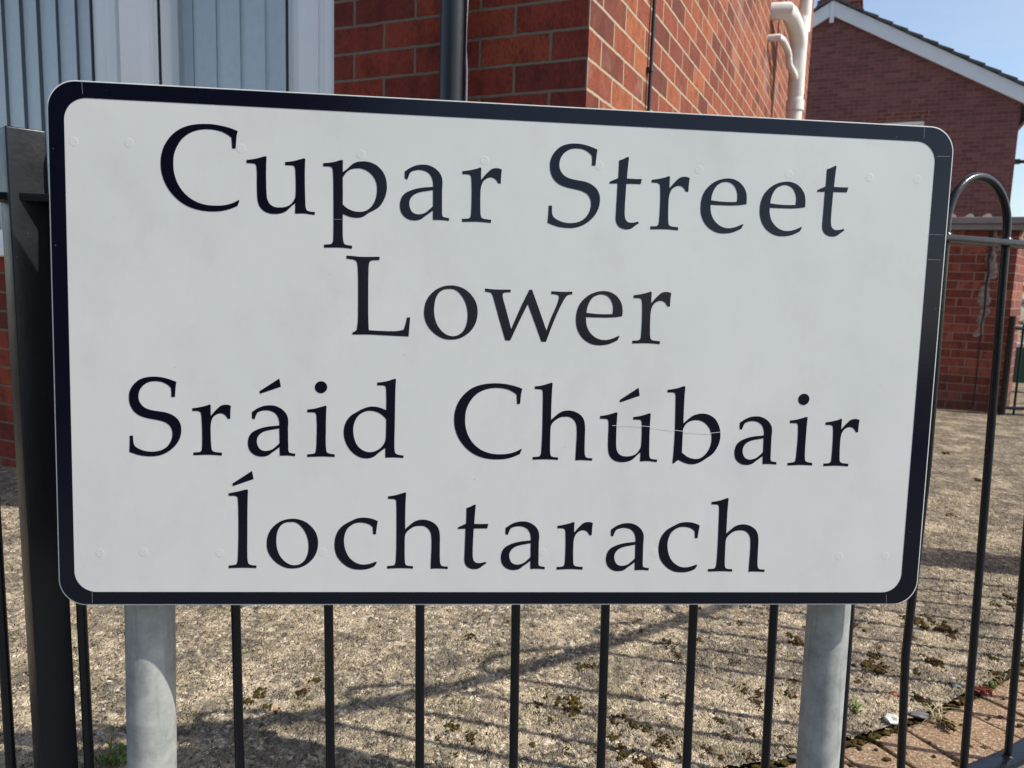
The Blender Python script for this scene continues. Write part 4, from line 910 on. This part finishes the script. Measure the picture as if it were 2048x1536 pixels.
def blade(b, p, ang, ln, w, lean, curl=1.0):
    d = Vector((math.cos(ang), math.sin(ang), 0)); sd = Vector((-d.y, d.x, 0)); V_ = []; n = 6
    for i in range(n+1):
        t = i/n; q = p + d*(ln*lean*t**(1+curl)) + Vector((0, 0, ln*(t-0.55*lean*t*t))); ww = w*(1-t**1.6)+0.0002
        V_ += [q-sd*ww, q+sd*ww+Vector((0, 0, ww*0.5))]
    b.add(V_, [(2*i, 2*i+1, 2*i+3, 2*i+2) for i in range(n)])
def tuft(name, px, py, n, ln, w, mat, label, cat, lean=(0.3, 1.0), spread=0.012):
    g0 = gnd(px, py); b = MB()
    for k in range(n): blade(b, g0+Vector((random.gauss(0, spread), random.gauss(0, spread), -0.006)), random.random()*6.28, ln*random.uniform(.5, 1.1), w*random.uniform(.6, 1.2), random.uniform(*lean))
    o = obj(name, b.mesh(name, fix=False), mat, smooth=80); return tag(o, label, cat)
tuft('grass_tuft', 212, 1520, 26, 0.06, 0.0016, M['grass'], 'green grass tuft between the black fence post and the left steel post', 'grass', (0.2, 0.9), 0.016)
tuft('leafy_weed', 243, 1512, 40, 0.028, 0.004, M['grass'], 'short leafy weed against the foot of the left steel post', 'weed', (0.6, 1.2), 0.018)
tuft('grass_tuft', 1712, 1422, 10, 0.040, 0.0026, M['grass'], 'bright green grass tuft beside the right steel post', 'grass', (0.5, 1.2), 0.005)
tuft('dry_grass', 1868, 1432, 24, 0.055, 0.0011, M['straw'], 'pale dry grass clump near the paver edge', 'grass', (0.6, 1.4), 0.010)
tuft('dry_grass', 1992, 1358, 20, 0.035, 0.0009, M['straw'], 'pale dry grass wisps between the last two fence bars', 'grass', (0.7, 1.4), 0.015)
tuft('red_weed', 1969, 1382, 16, 0.020, 0.0040, M['redleaf'], 'small red leaved weed by the pavers', 'weed', (0.5, 1.2), 0.006)
tuft('green_weed', 1985, 1366, 10, 0.014, 0.0030, M['grass'], 'tiny green leaved weed just above the red one', 'weed', (0.5, 1.2), 0.005)
def stone(name, px, py, rx, ry, h, mat, label, cat, seed, sub=2, rough=.5):
    g0 = gnd(px, py); b = MB(); blob(b, Vector((g0.x, g0.y, h*0.3)), rx, ry, h, seed, rough, sub); tag(obj(name, b.mesh(name), mat), label, cat)
stone('white_stone', 1784, 1441, 0.0155, 0.017, 0.009, M['chalk'], 'chalky white stone lying between the fence bars', 'stone', 3)
stone('brick_shard', 1787, 1390, 0.010, 0.007, 0.006, M['shard'], 'small orange brick shard above the white stone', 'stone', 5)
stone('slate_chip', 1838, 1430, 0.020, 0.012, 0.004, M['slate'], 'dark grey slate chip right of the white stone', 'stone', 9)
stone('slate_chip', 1912, 1372, 0.010, 0.010, 0.003, M['slate'], 'grey slate chip beside the fence bar near the red weed', 'stone', 11)

# ------------------------------------------------------------------ house across the street (mirrored in the gloss of the sign)
op = empty('terraced_house', (-5.0, -9.0, 0), 'red brick house on the far side of the street behind the viewer', 'house')
MO = Matrix.Translation((-5.0, -9.0, -0.11))
b = MB(); b.box(-6.5, 4.3, -7, 0, 0, 5.6); obj('wall', b.mesh('wall'), M['brickFar'], op, MO)
b = MB(); b.prism([(-6.9, 0.35, 5.6), (-6.9, -3.5, 8.0), (-6.9, -7.35, 5.6)], (11.6, 0, 0)); obj('roof', b.mesh('roof'), M['tile'], op, MO)
for x, z in ((-5.0, 0.9), (-1.6, 0.9), (1.8, 0.9), (-5.0, 3.4), (-1.6, 3.4), (1.8, 3.4)):
    b = MB(); b.box(x, x+1.5, 0.002, 0.05, z, z+1.35); w_ = obj('window', b.mesh('window'), M['upvc'], op, MO)
    b = MB(); b.box(x+0.08, x+1.42, 0.052, 0.056, z+0.08, z+1.27); obj('pane', b.mesh('pane'), M['dark'], w_, MO)
